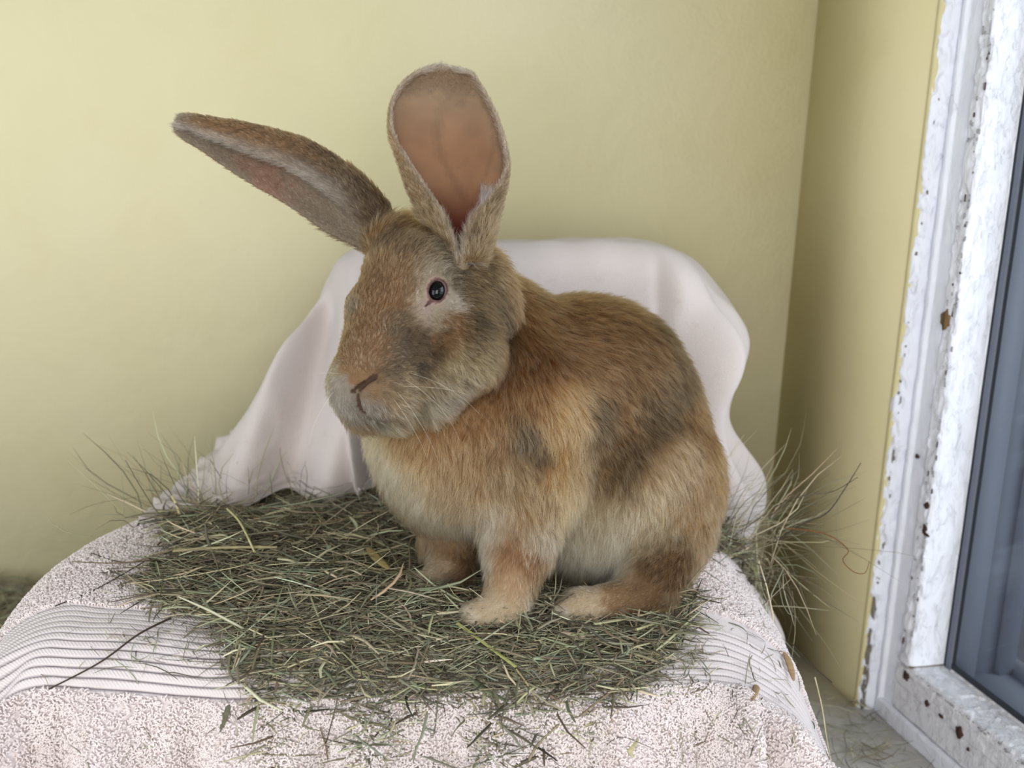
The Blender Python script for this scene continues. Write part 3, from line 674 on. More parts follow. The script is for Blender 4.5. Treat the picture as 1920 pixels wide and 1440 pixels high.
# colour patches: pixel on the visible coat, radius in metres, sRGB colour
CA = [
 # head
 (715, 560, .022, (196, 146, 98)), (740, 490, .024, (190, 146, 100)), (700, 640, .016, (200, 152, 108)), (690, 690, .012, (202, 160, 120)),
 (645, 560, .010, (120, 112, 98)), (640, 620, .010, (128, 118, 102)), (663, 570, .007, (170, 150, 128)),
 (800, 510, .012, (205, 192, 172)), (820, 520, .009, (215, 205, 190)), (793, 560, .009, (225, 216, 206)), (842, 565, .008, (215, 205, 195)), (825, 600, .008, (215, 200, 180)), (800, 595, .007, (220, 205, 196)),
 (820, 470, .015, (165, 145, 112)), (860, 500, .013, (135, 115, 85)), (770, 530, .012, (190, 148, 104)),
 (760, 610, .010, (168, 144, 114)), (745, 650, .010, (158, 142, 118)), (795, 640, .007, (166, 148, 126)), (812, 672, .0050, (124, 117, 108)), (788, 694, .0045, (138, 128, 114)), (850, 625, .012, (188, 140, 94)),
 (900, 640, .012, (150, 122, 86)), (770, 720, .012, (196, 172, 136)), (765, 630, .004, (128, 118, 102)), (728, 690, .007, (156, 136, 112)), (950, 610, .010, (104, 84, 58)), (740, 745, .010, (195, 168, 136)), (715, 725, .008, (192, 160, 128)),
 (870, 690, .016, (196, 176, 138)), (900, 680, .013, (188, 166, 122)), (840, 640, .008, (176, 140, 100)),
 (865, 745, .012, (160, 150, 140)), (810, 775, .010, (178, 166, 146)), (760, 790, .010, (186, 172, 148)), (830, 720, .009, (186, 168, 138)),
 (620, 700, .008, (206, 192, 168)), (630, 740, .009, (198, 190, 184)), (650, 765, .008, (180, 172, 166)), (690, 765, .006, (184, 172, 166)), (700, 790, .008, (160, 152, 138)),
 (905, 550, .014, (160, 130, 90)), (935, 590, .013, (144, 116, 78)), (900, 500, .012, (164, 136, 96)), (905, 610, .006, (120, 98, 70)), (945, 640, .010, (150, 122, 82)),
 (780, 450, .012, (160, 134, 96)), (730, 450, .010, (150, 120, 84)), (840, 455, .008, (90, 74, 54)),
 # body
 (1000, 600, .030, (186, 136, 86)), (1060, 560, .026, (170, 126, 82)), (1150, 560, .020, (150, 118, 80)), (1120, 620, .035, (182, 132, 82)), (1010, 680, .030, (176, 120, 68)),
 (1200, 640, .030, (176, 130, 82)), (1240, 620, .014, (140, 112, 76)), (1280, 690, .014, (104, 90, 66)), (1275, 730, .010, (112, 98, 72)), (1310, 780, .016, (176, 126, 72)), (1345, 880, .018, (186, 134, 76)),
 (1160, 700, .030, (190, 142, 92)), (1240, 760, .016, (130, 112, 84)), (1225, 800, .012, (112, 100, 80)), (1195, 850, .014, (120, 104, 80)), (1130, 770, .011, (118, 106, 86)), (1135, 810, .009, (118, 104, 82)),
 (1170, 800, .014, (182, 138, 92)), (1130, 880, .020, (176, 142, 100)), (1160, 900, .012, (130, 112, 84)),
 (1250, 870, .022, (206, 172, 130)), (1300, 940, .024, (196, 152, 102)), (1240, 960, .022, (208, 184, 146)), (1200, 1000, .018, (220, 206, 182)), (1120, 960, .022, (206, 188, 154)),
 (1100, 1030, .020, (222, 214, 196)), (1160, 1050, .018, (224, 216, 200)), (1270, 1060, .020, (172, 134, 92)), (1230, 1080, .012, (166, 132, 94)), (1330, 1020, .018, (180, 132, 82)),
 (1060, 760, .020, (206, 162, 108)), (1060, 860, .022, (206, 164, 110)), (1000, 760, .018, (186, 140, 90)), (975, 790, .009, (124, 112, 94)), (985, 820, .008, (130, 116, 98)), (1020, 855, .007, (120, 106, 88)),
 (940, 700, .020, (170, 124, 78)), (920, 800, .022, (186, 142, 96)), (860, 850, .024, (192, 150, 104)), (780, 830, .016, (190, 148, 100)), (960, 890, .018, (180, 152, 112)),
 (700, 830, .014, (220, 198, 158)), (730, 880, .016, (218, 200, 168)), (780, 940, .018, (214, 196, 168)), (800, 880, .014, (204, 170, 128)), (860, 920, .018, (190, 158, 120)), (860, 980, .016, (214, 198, 174)), (930, 980, .014, (222, 206, 186)),
 (1000, 960, .018, (204, 170, 126)), (1080, 930, .016, (208, 172, 122)), (1010, 1010, .012, (214, 196, 172)),
 (960, 1040, .014, (204, 152, 108)), (1010, 1050, .010, (196, 146, 100)), (915, 1040, .008, (226, 206, 184)), (950, 1090, .012, (204, 172, 138)), (930, 1140, .011, (212, 194, 170)), (868, 1165, .007, (216, 204, 190)), (975, 1150, .009, (206, 182, 154)),
 (840, 1020, .014, (190, 156, 122)), (820, 1060, .012, (214, 192, 168)), (790, 1095, .011, (216, 200, 180)), (870, 1080, .010, (180, 150, 120)),
 (1100, 1120, .012, (208, 188, 162)), (1050, 1160, .005, (206, 196, 186)), (1160, 1110, .012, (204, 164, 122)), (1200, 1120, .010, (186, 146, 106)),
]
cp = []; csg = []; cc = []
for px, py, r_, c_ in CA:
    h_, n_ = hit(px, py)
    if h_ is None: continue
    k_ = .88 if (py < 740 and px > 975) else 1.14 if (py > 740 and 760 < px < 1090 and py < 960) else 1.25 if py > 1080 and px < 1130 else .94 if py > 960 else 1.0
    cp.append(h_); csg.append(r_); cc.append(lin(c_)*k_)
cc = [c*.42+np.array(lin((158, 122, 80)))*.58 if (c.max()/max(c.min(), 1e-4) < 2.6 and c.mean() < .19) else c for c in cc]
cp = np.array(cp); csg = np.array(csg)*.72; cc = np.array(cc)
jit = np.stack([fbm(VP+k*3.1, 60, 5+k, 3)-.5 for k in range(3)], -1)*.020 + np.stack([noise3(VP+k*1.7, 260, 45+k)-.5 for k in range(3)], -1)*.006
head_m = (ear == 0) & (np.linalg.norm(VP-P(780, 610, .87), axis=1) < .085)
jit[head_m] = jit[head_m]*1.0+(np.stack([noise3(VP[head_m]+k*2.3, 480, 145+k)-.5 for k in range(3)], -1))*.010
X = VP+jit
base = lin((186, 146, 100)); acc = np.tile(base*.02, (nv, 1)); wt = np.full(nv, .02)
for p_, s_, c_ in zip(cp, csg, cc):
    w_ = np.exp(-((X-p_)**2).sum(1)/(2*s_*s_))*(0.015/s_)**1.0
    acc += w_[:, None]*c_; wt += w_
VC = acc/wt[:, None]
lum_ = VC@np.array([.3, .6, .1]); VC = (lum_[:, None]+(VC-lum_[:, None])*.95)*np.array([.50, .47, .41])*(np.clip(lum_/.42, .2, 2)**.75)[:, None]
mz = P(745, 730, .835); rgp = np.random.default_rng(3)
for k in range(34):
    h_, n_ = hit(rgp.uniform(700, 800), rgp.uniform(672, 775))
    if h_ is not None: VC *= (1-.5*np.exp(-((VP-h_)**2).sum(1)/(2*.0011**2)))[:, None]
# comb directions
FA = [((690, 700), (692, 650)), ((715, 610), (728, 560)), ((735, 530), (752, 480)), ((760, 490), (790, 455)), ((650, 640), (645, 590)), ((650, 560), (652, 510)), ((670, 520), (690, 480)),
 ((800, 505), (850, 480)), ((770, 560), (775, 520)), ((845, 550), (905, 565)), ((825, 590), (870, 630)), ((760, 620), (800, 600)), ((790, 640), (850, 660)), ((850, 680), (890, 730)), ((720, 720), (760, 730)), ((740, 750), (780, 780)), ((800, 730), (840, 765)),
 ((700, 780), (730, 795)), ((640, 740), (640, 770)), ((625, 700), (612, 720)), ((650, 765), (670, 785)), ((860, 740), (880, 760)), ((900, 540), (950, 580)), ((900, 600), (940, 660)), ((930, 640), (940, 690)), ((850, 480), (880, 500)),
 ((980, 600), (1010, 650)), ((1000, 680), (1010, 740)), ((960, 740), (955, 800)), ((920, 830), (915, 890)), ((1040, 740), (1060, 800)), ((1070, 840), (1065, 900)), ((800, 830), (800, 890)), ((720, 840), (730, 890)), ((860, 930), (862, 985)), ((790, 930), (800, 980)), ((960, 930), (970, 985)), ((1040, 940), (1030, 1000)),
 ((1050, 550), (1110, 560)), ((1150, 570), (1210, 610)), ((1100, 640), (1160, 680)), ((1230, 640), (1270, 710)), ((1120, 750), (1165, 800)), ((1200, 740), (1240, 810)), ((1300, 780), (1320, 860)), ((1150, 860), (1180, 920)), ((1230, 880), (1255, 950)), ((1340, 900), (1342, 980)),
 ((1280, 960), (1280, 1030)), ((1150, 960), (1145, 1030)), ((1090, 980), (1080, 1040)), ((1200, 1010), (1190, 1070)), ((1270, 1050), (1250, 1090)), ((1320, 1030), (1300, 1070)), ((960, 1020), (958, 1080)), ((950, 1080), (945, 1120)), ((925, 1140), (885, 1155)), ((980, 1140), (975, 1160)),
 ((845, 1010), (840, 1055)), ((840, 1080), (800, 1092)), ((1160, 1105), (1110, 1115)), ((1090, 1120), (1055, 1145))]
fp = []; fd = []
for a_, b_ in FA:
    h1, n1 = hit(*a_); h2, n2 = hit(*b_)
    if h1 is None or h2 is None: continue
    d_ = h2-h1
    if np.linalg.norm(d_) > .09: continue
    fp.append(h1); fd.append(d_/np.linalg.norm(d_))
fp = np.array(fp); fd = np.array(fd)
back_dir = np.array([.60, .35, -.45])
acc = np.tile(back_dir*.002, (nv, 1))
for p_, d_ in zip(fp, fd): acc += (1/(((VP-p_)**2).sum(1)+.0002)**2*1e-8*4)[:, None]*d_
FL = acc
FL[ear > 0] = eax[ear > 0]
FL -= (FL*VN).sum(1, keepdims=True)*VN; FL /= np.linalg.norm(FL, axis=1, keepdims=True)+1e-9
# length and density
LEN = np.full(nv, .019); LIFT = np.full(nv, .42)
def region(px, py, zc_or_none, r0_, r1_, val, arr):
    c_ = hit(px, py)[0] if zc_or_none is None else P(px, py, zc_or_none)
    w_ = 1-smooth(r0_, r1_, np.linalg.norm(VP-c_, axis=1)); arr[:] = arr*(1-w_)+val*w_
region(770, 590, .87, .070, .095, .0085, LEN)
region(700, 690, .84, .035, .060, .0048, LEN); region(725, 600, .86, .03, .05, .0058, LEN)
region(900, 600, .88, .02, .045, .012, LEN); region(870, 730, .87, .02, .04, .010, LEN)
region(1130, 1040, .97, .02, .07, .024, LEN); region(870, 980, .93, .03, .06, .021, LEN)
for px, py in ((955, 1090), (960, 1050), (845, 1060), (840, 1040)): region(px, py, None, .02, .04, .010, LEN)
for px, py in ((930, 1145), (890, 1155), (820, 1090), (1150, 1115), (1080, 1130), (1195, 1110)): region(px, py, None, .018, .032, .0055, LEN)
for px, py in ((885, 1160), (800, 1098), (1060, 1150)): region(px, py, None, .014, .024, .0048, LEN)
DEN = np.ones(nv)
DEN[head_m] = 2.1; DEN[(ear > 0)] = 2.0
low = VP[:, 2] < .035; DEN[low] = 1.6
e_rel = (VP-EYE_C)@EYE_AX.T; e_d = np.sqrt((e_rel[:, 0]/EYE_R[0])**2+(e_rel[:, 1]/EYE_R[1])**2)
near = (np.linalg.norm(VP-EYE_C, axis=1) < .03) & (e_rel[:, 2] < .02)
DEN[near & (e_d < .98)] = 0
LEN[near] = np.minimum(LEN[near], .0016+.0055*smooth(1.0, 2.2, e_d[near]))
skin = lin((104, 78, 76))
m_ = near & (e_d < 1.10); VC[m_] = skin
VC[near & (e_d < .93)] = lin((40, 26, 24))
tc_a, tc_b = P(808, 566, (EYE_C-CAM)@fwd), P(798, 579, (EYE_C-CAM)@fwd); tcd = np.full(nv, 9.0); ab = tc_b-tc_a
rel_ = VP-tc_a; rel_ -= (rel_@fwd)[:, None]*fwd; ab -= (ab@fwd)*fwd; tt_ = np.clip((rel_@ab)/(ab@ab), 0, 1); tcd = np.linalg.norm(rel_-tt_[:, None]*ab, axis=1)
mt = near & (tcd < .0016*(1.3-tt_)); VC[mt] = lin((74, 48, 50)); DEN[mt] = 0
mt2 = near & (tcd < .0060) & ~mt; VC[mt2] = VC[mt2]*.7+.3*lin((176, 140, 136)); LEN[mt2] *= .55
# fur round the eye points away from it
away = (VP-EYE_C); away -= (away*VN).sum(1, keepdims=True)*VN; away /= np.linalg.norm(away, axis=1, keepdims=True)+1e-9
wv = (near*(1-smooth(1.2, 2.4, e_d)))[:, None]; FL = FL*(1-wv)+away*wv*1.2
nd = np.full(nv, 9.0)
for a_, b_, r_ in NOSE:
    ab = b_-a_; t_ = np.clip(((VP-a_)@ab)/(ab@ab), 0, 1); nd = np.minimum(nd, np.linalg.norm(VP-(a_+t_[:, None]*ab), axis=1)-r_)
DEN[nd < .0] = 0; VC[nd < .0002] = lin((70, 52, 42))
LEN = np.minimum(LEN, .0018+smooth(0, .016, nd)*.02)
# ears
m1 = ear == 1; m2 = ear == 2
inn = smooth(-.15, .25, inner)*(ear > 0)
LEN[ear > 0] = .0050
sk_hi = lin((146, 122, 98)); sk_lo = lin((96, 34, 28)); sk_m = lin((150, 112, 84))
t_ = es
skc = sk_lo*(1-smooth(.10, .42, t_))[:, None]+sk_m*(smooth(.10, .42, t_)*(1-smooth(.45, .8, t_)))[:, None]+sk_hi*smooth(.45, .8, t_)[:, None]
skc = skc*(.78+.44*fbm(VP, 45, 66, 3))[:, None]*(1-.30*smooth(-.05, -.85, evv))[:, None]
for v0_, w0_ in ((.10, .035), (.34, .03)):
    vn_ = np.exp(-((evv-v0_-.16*np.sin(es*7+v0_*9))/w0_)**2)*smooth(.22, .35, es)*(1-smooth(.55, .8, es)); skc = skc*(1-.16*vn_[:, None])
out1 = lin((166, 134, 96)); rimc = lin((214, 198, 178))
edge = smooth(.80, .95, np.abs(evv)); tipw = smooth(.86, .97, es)
nz = fbm(VP, 120, 3, 3)[:, None]
oc = out1*(.75+.5*nz)
c1 = oc*(1-inn[:, None])+skc*inn[:, None]
ew = np.clip(edge*.55+tipw, 0, 1)*.9; c1 = c1*(1-ew[:, None])+rimc*ew[:, None]
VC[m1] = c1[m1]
LEN[m1 & (inner > .1)] = .0022
st__ = smooth(.62, .90, es)
# downy edge of the inside, long pale tufts at its foot
dn = smooth(.42, .85, np.abs(evv)); LEN[m1] = np.where(inner[m1] > .1, .0022+.003*dn[m1]+.004*tipw[m1]+.002*st__[m1], LEN[m1])
en_ = (fbm(VP, 90, 61, 3)-.5)*.5; sv_ = smooth(.35, .95, np.abs(evv+.12)+en_*.6); st_ = smooth(.62, .90, es+en_*.35); DENm = np.where(inner > .1, .10+1.6*sv_+1.7*st_, 2.0); DEN[m1] = DENm[m1]
dc = lin((164, 138, 112)); wd = (inn*np.clip(sv_+st_, 0, 1)*(1-ew))[:, None]*.85; VC[m1] = (VC*(1-wd)+dc*wd)[m1]
tuft = m1 & (inner > -.1) & (es < .34) & (evv > .25); LEN[tuft] = .013; DEN[tuft] = 2.2; VC[tuft] = lin((214, 198, 190))
# side-on ear: dark ticked back, pale rim fold, grey-pink inside
o2a = lin((104, 82, 56)); o2b = lin((172, 130, 88)); o2t = lin((182, 164, 140))
f2 = smooth(.25, .62, es+(nz[:, 0]-.5)*.3)[:, None]; f3 = smooth(.80, .97, es)[:, None]
oc2 = (o2a*(1-f2)+o2b*f2)*(1-f3)+o2t*f3
dk = smooth(.50, .62, noise3(VP, 300, 9))[:, None]*.45; oc2 = oc2*(1-dk)+lin((84, 68, 48))*dk
in2 = lin((158, 142, 122)); pk = lin((186, 142, 122)); pw = (np.exp(-((es-.52)/.13)**2)*smooth(.35, .6, fbm(VP, 70, 88, 2)))[:, None]*.8; ic2 = in2*(1-pw)+pk*pw
c2 = oc2*(1-inn[:, None])+ic2*inn[:, None]
rw = (smooth(-.96, -.86, -np.abs(evv+1.0)+(-.0)) if False else np.exp(-((evv+.90)/.20)**2)*smooth(.12, .34, es))
c2 = c2*(1-rw[:, None]*.9)+lin((206, 192, 176))*rw[:, None]*.9
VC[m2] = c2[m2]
LEN[m2 & (inner > .1)] = .0045; DEN[m2 & (inner > .1)] = 2.2
LEN[m2] = np.where(rw[m2] > .3, .0085, LEN[m2]); LEN[m2] = np.where((es[m2] < .3) & (inner[m2] < .1), .009, LEN[m2])
LEN[m1] = np.where((es[m1] < .25) & (inner[m1] < -.1), .011, LEN[m1])
DEN[VP[:, 2] < .005] = 0
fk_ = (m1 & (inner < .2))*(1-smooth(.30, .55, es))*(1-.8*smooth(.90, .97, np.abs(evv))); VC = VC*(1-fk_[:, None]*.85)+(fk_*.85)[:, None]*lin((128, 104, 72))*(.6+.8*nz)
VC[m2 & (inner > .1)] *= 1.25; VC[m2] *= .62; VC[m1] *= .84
VC[head_m] *= .86
VC = np.clip(VC, 0, 1)
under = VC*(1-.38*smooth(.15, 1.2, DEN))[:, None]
m_ = near & (e_d < 1.28); VC[m_] = VC[m_]*.55+.45*lin((110, 86, 80)); under[m_] = VC[m_]
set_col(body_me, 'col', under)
bm_ = vcol_mat('rabbit_skin', .7, .15)
bm_.b.inputs['Subsurface Weight'].default_value = 0.0
body_me.materials.append(bm_.m)

# ---- hair strands
def grow(count, seed, lenmul=1.0, rad=(1.0e-4, 2.2e-5), npt=5, clump_n=52000, clump=.82, lift=1.0):
    rg = np.random.default_rng(seed)
    A = VP[TR[:, 0]]; B = VP[TR[:, 1]]; C_ = VP[TR[:, 2]]
    ar = np.linalg.norm(np.cross(B-A, C_-A), axis=1)*DEN[TR].mean(1)*(DEN[TR].min(1) > 0)
    cum = np.cumsum(ar); ti = np.searchsorted(cum, rg.random(count)*cum[-1])
    u = rg.random(count); v = rg.random(count); f = u+v > 1; u[f] = 1-u[f]; v[f] = 1-v[f]; w_ = 1-u-v
    T = TR[ti]; ip = lambda Q: Q[T[:, 0]]*w_[:, None]+Q[T[:, 1]]*u[:, None]+Q[T[:, 2]]*v[:, None] if Q.ndim > 1 else Q[T[:, 0]]*w_+Q[T[:, 1]]*u+Q[T[:, 2]]*v
    R = ip(VP); Nn = ip(VN); Nn /= np.linalg.norm(Nn, axis=1, keepdims=True)+1e-9
    Fl = ip(FL); Ln = ip(LEN)*lenmul*rg.uniform(.62, 1.12, count); Cc = ip(VC)
    j1 = np.stack([fbm(R+9.1*k, 70, 70+k, 3)-.5 for k in range(3)], -1)*1.15
    j2 = np.stack([noise3(R+4.7*k, 460, 90+k)-.5 for k in range(3)], -1)*.85
    Fl = Fl+j1+j2+rg.normal(0, .10, (count, 3)); Fl -= (Fl*Nn).sum(1, keepdims=True)*Nn; Fl /= np.linalg.norm(Fl, axis=1, keepdims=True)+1e-9
    lf = (.30+.22*rg.random(count)+.5*(noise3(R, 140, 33)-.5))*lift
    d0 = Nn*(lf+.35)[:, None]+Fl; d0 /= np.linalg.norm(d0, axis=1, keepdims=True)
    d1 = Nn*(lf*.35)[:, None]+Fl; d1[:, 2] -= .12; d1 /= np.linalg.norm(d1, axis=1, keepdims=True)
    # clumps: tips lean to a shared centre
    gi = rg.choice(count, clump_n, replace=False); kd = kd_of(R[gi])
    ci = np.fromiter((kd.find(p_)[1] for p_ in R), np.int64, count)
    cbr = rg.lognormal(0, .30, clump_n)[ci][:, None]; cdir = rg.normal(0, .16, (clump_n, 3))[ci]
    d1 = d1+cdir; d1 /= np.linalg.norm(d1, axis=1, keepdims=True)
    off = (R[gi][ci]-R); tt = np.linspace(0, 1, npt)
    pts = np.empty((count, npt, 3), np.float32)
    cw = clump*rg.uniform(.5, 1.0, count)
    for k, t in enumerate(tt):
        pts[:, k] = R-Nn*.0006+Ln[:, None]*(d0*(t-t*t*.5)+d1*(t*t*.5))+off*(cw*t**1.6)[:, None]
    pts[:, :, 2] = np.maximum(pts[:, :, 2], .0015)
    n_, sz = count, npt
    hc = bpy.data.hair_curves.new('fur'); hc.add_curves([npt]*count)
    hc.attributes['position'].data.foreach_set('vector', pts.reshape(-1))
    ra = hc.attributes.get('radius') or hc.attributes.new('radius', 'FLOAT', 'POINT')
    rr = (rad[0]*(1-tt)**.7+rad[1])[None, :]*rg.uniform(.75, 1.2, count)[:, None]
    ra.data.foreach_set('value', np.ascontiguousarray(np.broadcast_to(rr, (count, npt)), np.float32).reshape(-1))
    col = np.ones((count, npt, 4), np.float32)
    br = rg.uniform(.80, 1.18, count)[:, None]*np.clip(cbr, .45, 1.8)*(0.62+.76*noise3(R, 620, 21))[:, None]*(0.75+.5*noise3(R, 230, 22))[:, None]
    rk = rg.random(count); dark = (rk < .16); pale = (rk > .80)
    for k, t in enumerate(tt):
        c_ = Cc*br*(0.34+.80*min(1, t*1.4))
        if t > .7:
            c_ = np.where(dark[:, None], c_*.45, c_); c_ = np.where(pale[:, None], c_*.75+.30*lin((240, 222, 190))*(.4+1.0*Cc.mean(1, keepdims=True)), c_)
        col[:, k, :3] = np.clip(c_, 0, .95)
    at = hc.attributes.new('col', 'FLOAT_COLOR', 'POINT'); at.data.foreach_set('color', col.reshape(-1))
    return hc
hm = bpy.data.materials.new('fur'); hm.use_nodes = True; nt_ = hm.node_tree; nt_.nodes.clear()
ho = nt_.nodes.new('ShaderNodeOutputMaterial'); hb = nt_.nodes.new('ShaderNodeBsdfHairPrincipled'); ha = nt_.nodes.new('ShaderNodeAttribute'); ha.attribute_name = 'col'
hb.parametrization = 'COLOR'; hb.inputs['Roughness'].default_value = .42; hb.inputs['Radial Roughness'].default_value = .62; hb.inputs['IOR'].default_value = 1.45
nt_.links.new(ha.outputs['Color'], hb.inputs['Color']); nt_.links.new(hb.outputs[0], ho.inputs[0])
NH = 460000
fur = bpy.data.objects.new('fur', grow(NH, 5)); COL.objects.link(fur); fur.data.materials.append(hm); fur.parent = rabbit; fur['kind'] = 'stuff'

# ---- eye
def uv_ball(nu, nvv, fn):
    V = []; Q = []
    th = np.linspace(0, PI, nu); ph = np.linspace(0, 2*PI, nvv, endpoint=False)
    V = np.array([fn(a, b) for a in th for b in ph]); return V, grid_quads(nu, nvv, True)
def eye_obj(c, ax, r_, name='eye', label=None):
    V, Q = uv_ball(24, 36, lambda a, b: c+ax[0]*math.sin(a)*math.cos(b)*r_[0]+ax[1]*math.sin(a)*math.sin(b)*r_[1]-ax[2]*math.cos(a)*r_[2])
    me = mesh_np(name, V, Q)
    t = NT('eye_dark', .05, .25); g_ = t.n('ShaderNodeTexCoord'); 
    rel = (V-c)@ax.T/r_; rr_ = np.hypot(rel[:, 0], rel[:, 1])
    cl = np.where((rr_ < .70)[:, None], lin((8, 9, 12)), lin((30, 20, 15)))*np.where((rr_ > .93)[:, None], .6, 1); set_col(me, 'col', cl)
    a_ = t.n('ShaderNodeAttribute', attribute_name='col'); t.color(a_.outputs['Color']); t.b.inputs['Coat Weight'].default_value = .15; t.b.inputs['Coat Roughness'].default_value = .02
    return new_obj(name, me, t.m, rabbit, label)
eye_obj(EYE_C, EYE_AX, EYE_R*np.array([.99, .99, .92]))
# the far eye, on the other side of the head
fx = P(664, 566, .905); eye_obj(fx, np.array([RGT, UPV, fwd]), np.array([.008, .009, .008]))
# eyelid rim: thin ring round the opening, with the tear corner drawn out
ring = []
for k in range(48):
    a = 2*PI*k/48; ex = 1.0+.30*max(0, math.cos(a-math.radians(232)))**10
    p_ = EYE_C+EYE_AX[0]*math.cos(a)*EYE_R[0]*.93*ex+EYE_AX[1]*math.sin(a)*EYE_R[1]*.93*ex
    dd = 1-.80*min(1, (ex*.93)**2*.93); ring.append(p_-fwd*(EYE_R[2]*math.sqrt(max(0.02, 1-.86))+.0012))
ring = np.array(ring); V = []
for k in range(48):
    t_ = ring[(k+1) % 48]-ring[k-1]; t_ /= np.linalg.norm(t_); s_ = np.cross(t_, fwd); s_ /= np.linalg.norm(s_)
    for q in range(8):
        b = 2*PI*q/8; V.append(ring[k]+s_*.0011*math.cos(b)+fwd*.0013*math.sin(b))
V = np.array(V); Q = grid_quads(49, 8, True) % (48*8)
lid = NT('eyelid', .45, .4); lid.color(L4((78, 54, 54)))
new_obj('eyelid', mesh_np('eyelid', V, Q), lid.m, rabbit, 'dark pink rim of the eye')
def tube(pts, r0_, r1_, sides=5):
    pts = np.asarray(pts); n_ = len(pts); T = np.gradient(pts, axis=0); T /= np.linalg.norm(T, axis=1, keepdims=True)
    ref = np.array([.3, .5, .8]); S_ = np.cross(T, ref); S_ /= np.linalg.norm(S_, axis=1, keepdims=True); B_ = np.cross(T, S_)
    rr_ = np.linspace(r0_, r1_, n_)[:, None, None]; a = np.linspace(0, 2*PI, sides, endpoint=False)[None, :, None]
    V = pts[:, None]+rr_*(np.cos(a)*S_[:, None]+np.sin(a)*B_[:, None]); return V.reshape(-1, 3), grid_quads(n_, sides, True)
# ---- claws just showing at the tips of the toes
clm = NT('claw', .35, .4); clm.color(L4((92, 78, 66)))
for row in (((862, 1163), (879, 1170), (900, 1172), (922, 1169)), ((1043, 1150), (1047, 1164), (1062, 1171), (1081, 1171)), ((778, 1097), (788, 1106), (805, 1110), (823, 1109))):
    for px, py in row:
        a_ = G(px+9, py-7, .0062); b_ = G(px-3, py-1, .0026); t_ = np.linspace(0, 1, 7)[:, None]; pts = a_+(b_-a_)*t_+np.array([0, 0, .0016])*np.sin(PI*t_)
        V, Q = tube(pts, .0012, .0003, 6); new_obj('claw', mesh_np('claw', V, Q), clm.m, rabbit)
# ---- whiskers: each a fine tapered strand
wm = NT('whisker', .4, .4); wm.color(L4((235, 228, 214)))
wsp = [((760, 712), (862, 818)), ((745, 735), (826, 868)), ((770, 700), (900, 770)), ((738, 748), (800, 850)), ((755, 725), (880, 735)), ((625, 735), (580, 830)), ((635, 700), (585, 700))]
for a_, b_ in wsp:
    h_, n_ = hit(*a_)
    if h_ is None: continue
    zc = (h_-CAM)@fwd; e_ = P(b_[0], b_[1], zc-.012); L_ = np.linalg.norm(e_-h_)
    t_ = np.linspace(0, 1, 12)[:, None]; pts = h_+(e_-h_)*t_+n_*L_*.28*(t_*(1-t_))*1.6+np.array([0, 0, -1])*L_*.05*t_**2
    V, Q = tube(pts, .00008, .00003); new_obj('whisker', mesh_np('whisker', V, Q), wm.m, rabbit)
# ================================================================== hay
tow_bvh = BVHTree.FromPolygons([tuple(v) for v in FT.reshape(-1, 3)], [tuple(q) for q in grid_quads(*SS.shape)])
def tow_z(x, y):
    h = tow_bvh.ray_cast(Vector((x, y, .3)), Vector((0, 0, -1))); return h[0][2] if h[0] is not None else ZL
def tow_hit(px, py):
    d = fwd + (px-960)/F_PX*RGT + (720-py)/F_PX*UPV; h = tow_bvh.ray_cast(Vector(CAM), Vector(d).normalized())
    if h[0] is None: return None, None
    n = np.array(h[1]); return np.array(h[0]), (n if n@np.array(d) < 0 else -n)
def inpoly(x, y, P_):
    r = False; j = len(P_)-1
    for i in range(len(P_)):
        if (P_[i][1] > y) != (P_[j][1] > y) and x < (P_[j][0]-P_[i][0])*(y-P_[i][1])/(P_[j][1]-P_[i][1])+P_[i][0]: r = not r
        j = i
    return r
HC = np.array([lin(c) for c in [(118, 122, 92), (108, 108, 84), (132, 128, 92), (150, 142, 104), (112, 98, 74), (92, 80, 62), (168, 160, 122), (126, 134, 106), (80, 74, 58), (146, 126, 92), (196, 190, 152), (142, 150, 120)]])
HC = HC*.62+(HC@np.array([.3, .6, .1]))[:, None]*.38*np.array([1.04, 1.0, .86]); HW = np.array([.12, .12, .14, .12, .13, .10, .08, .06, .05, .07, .02, .02])
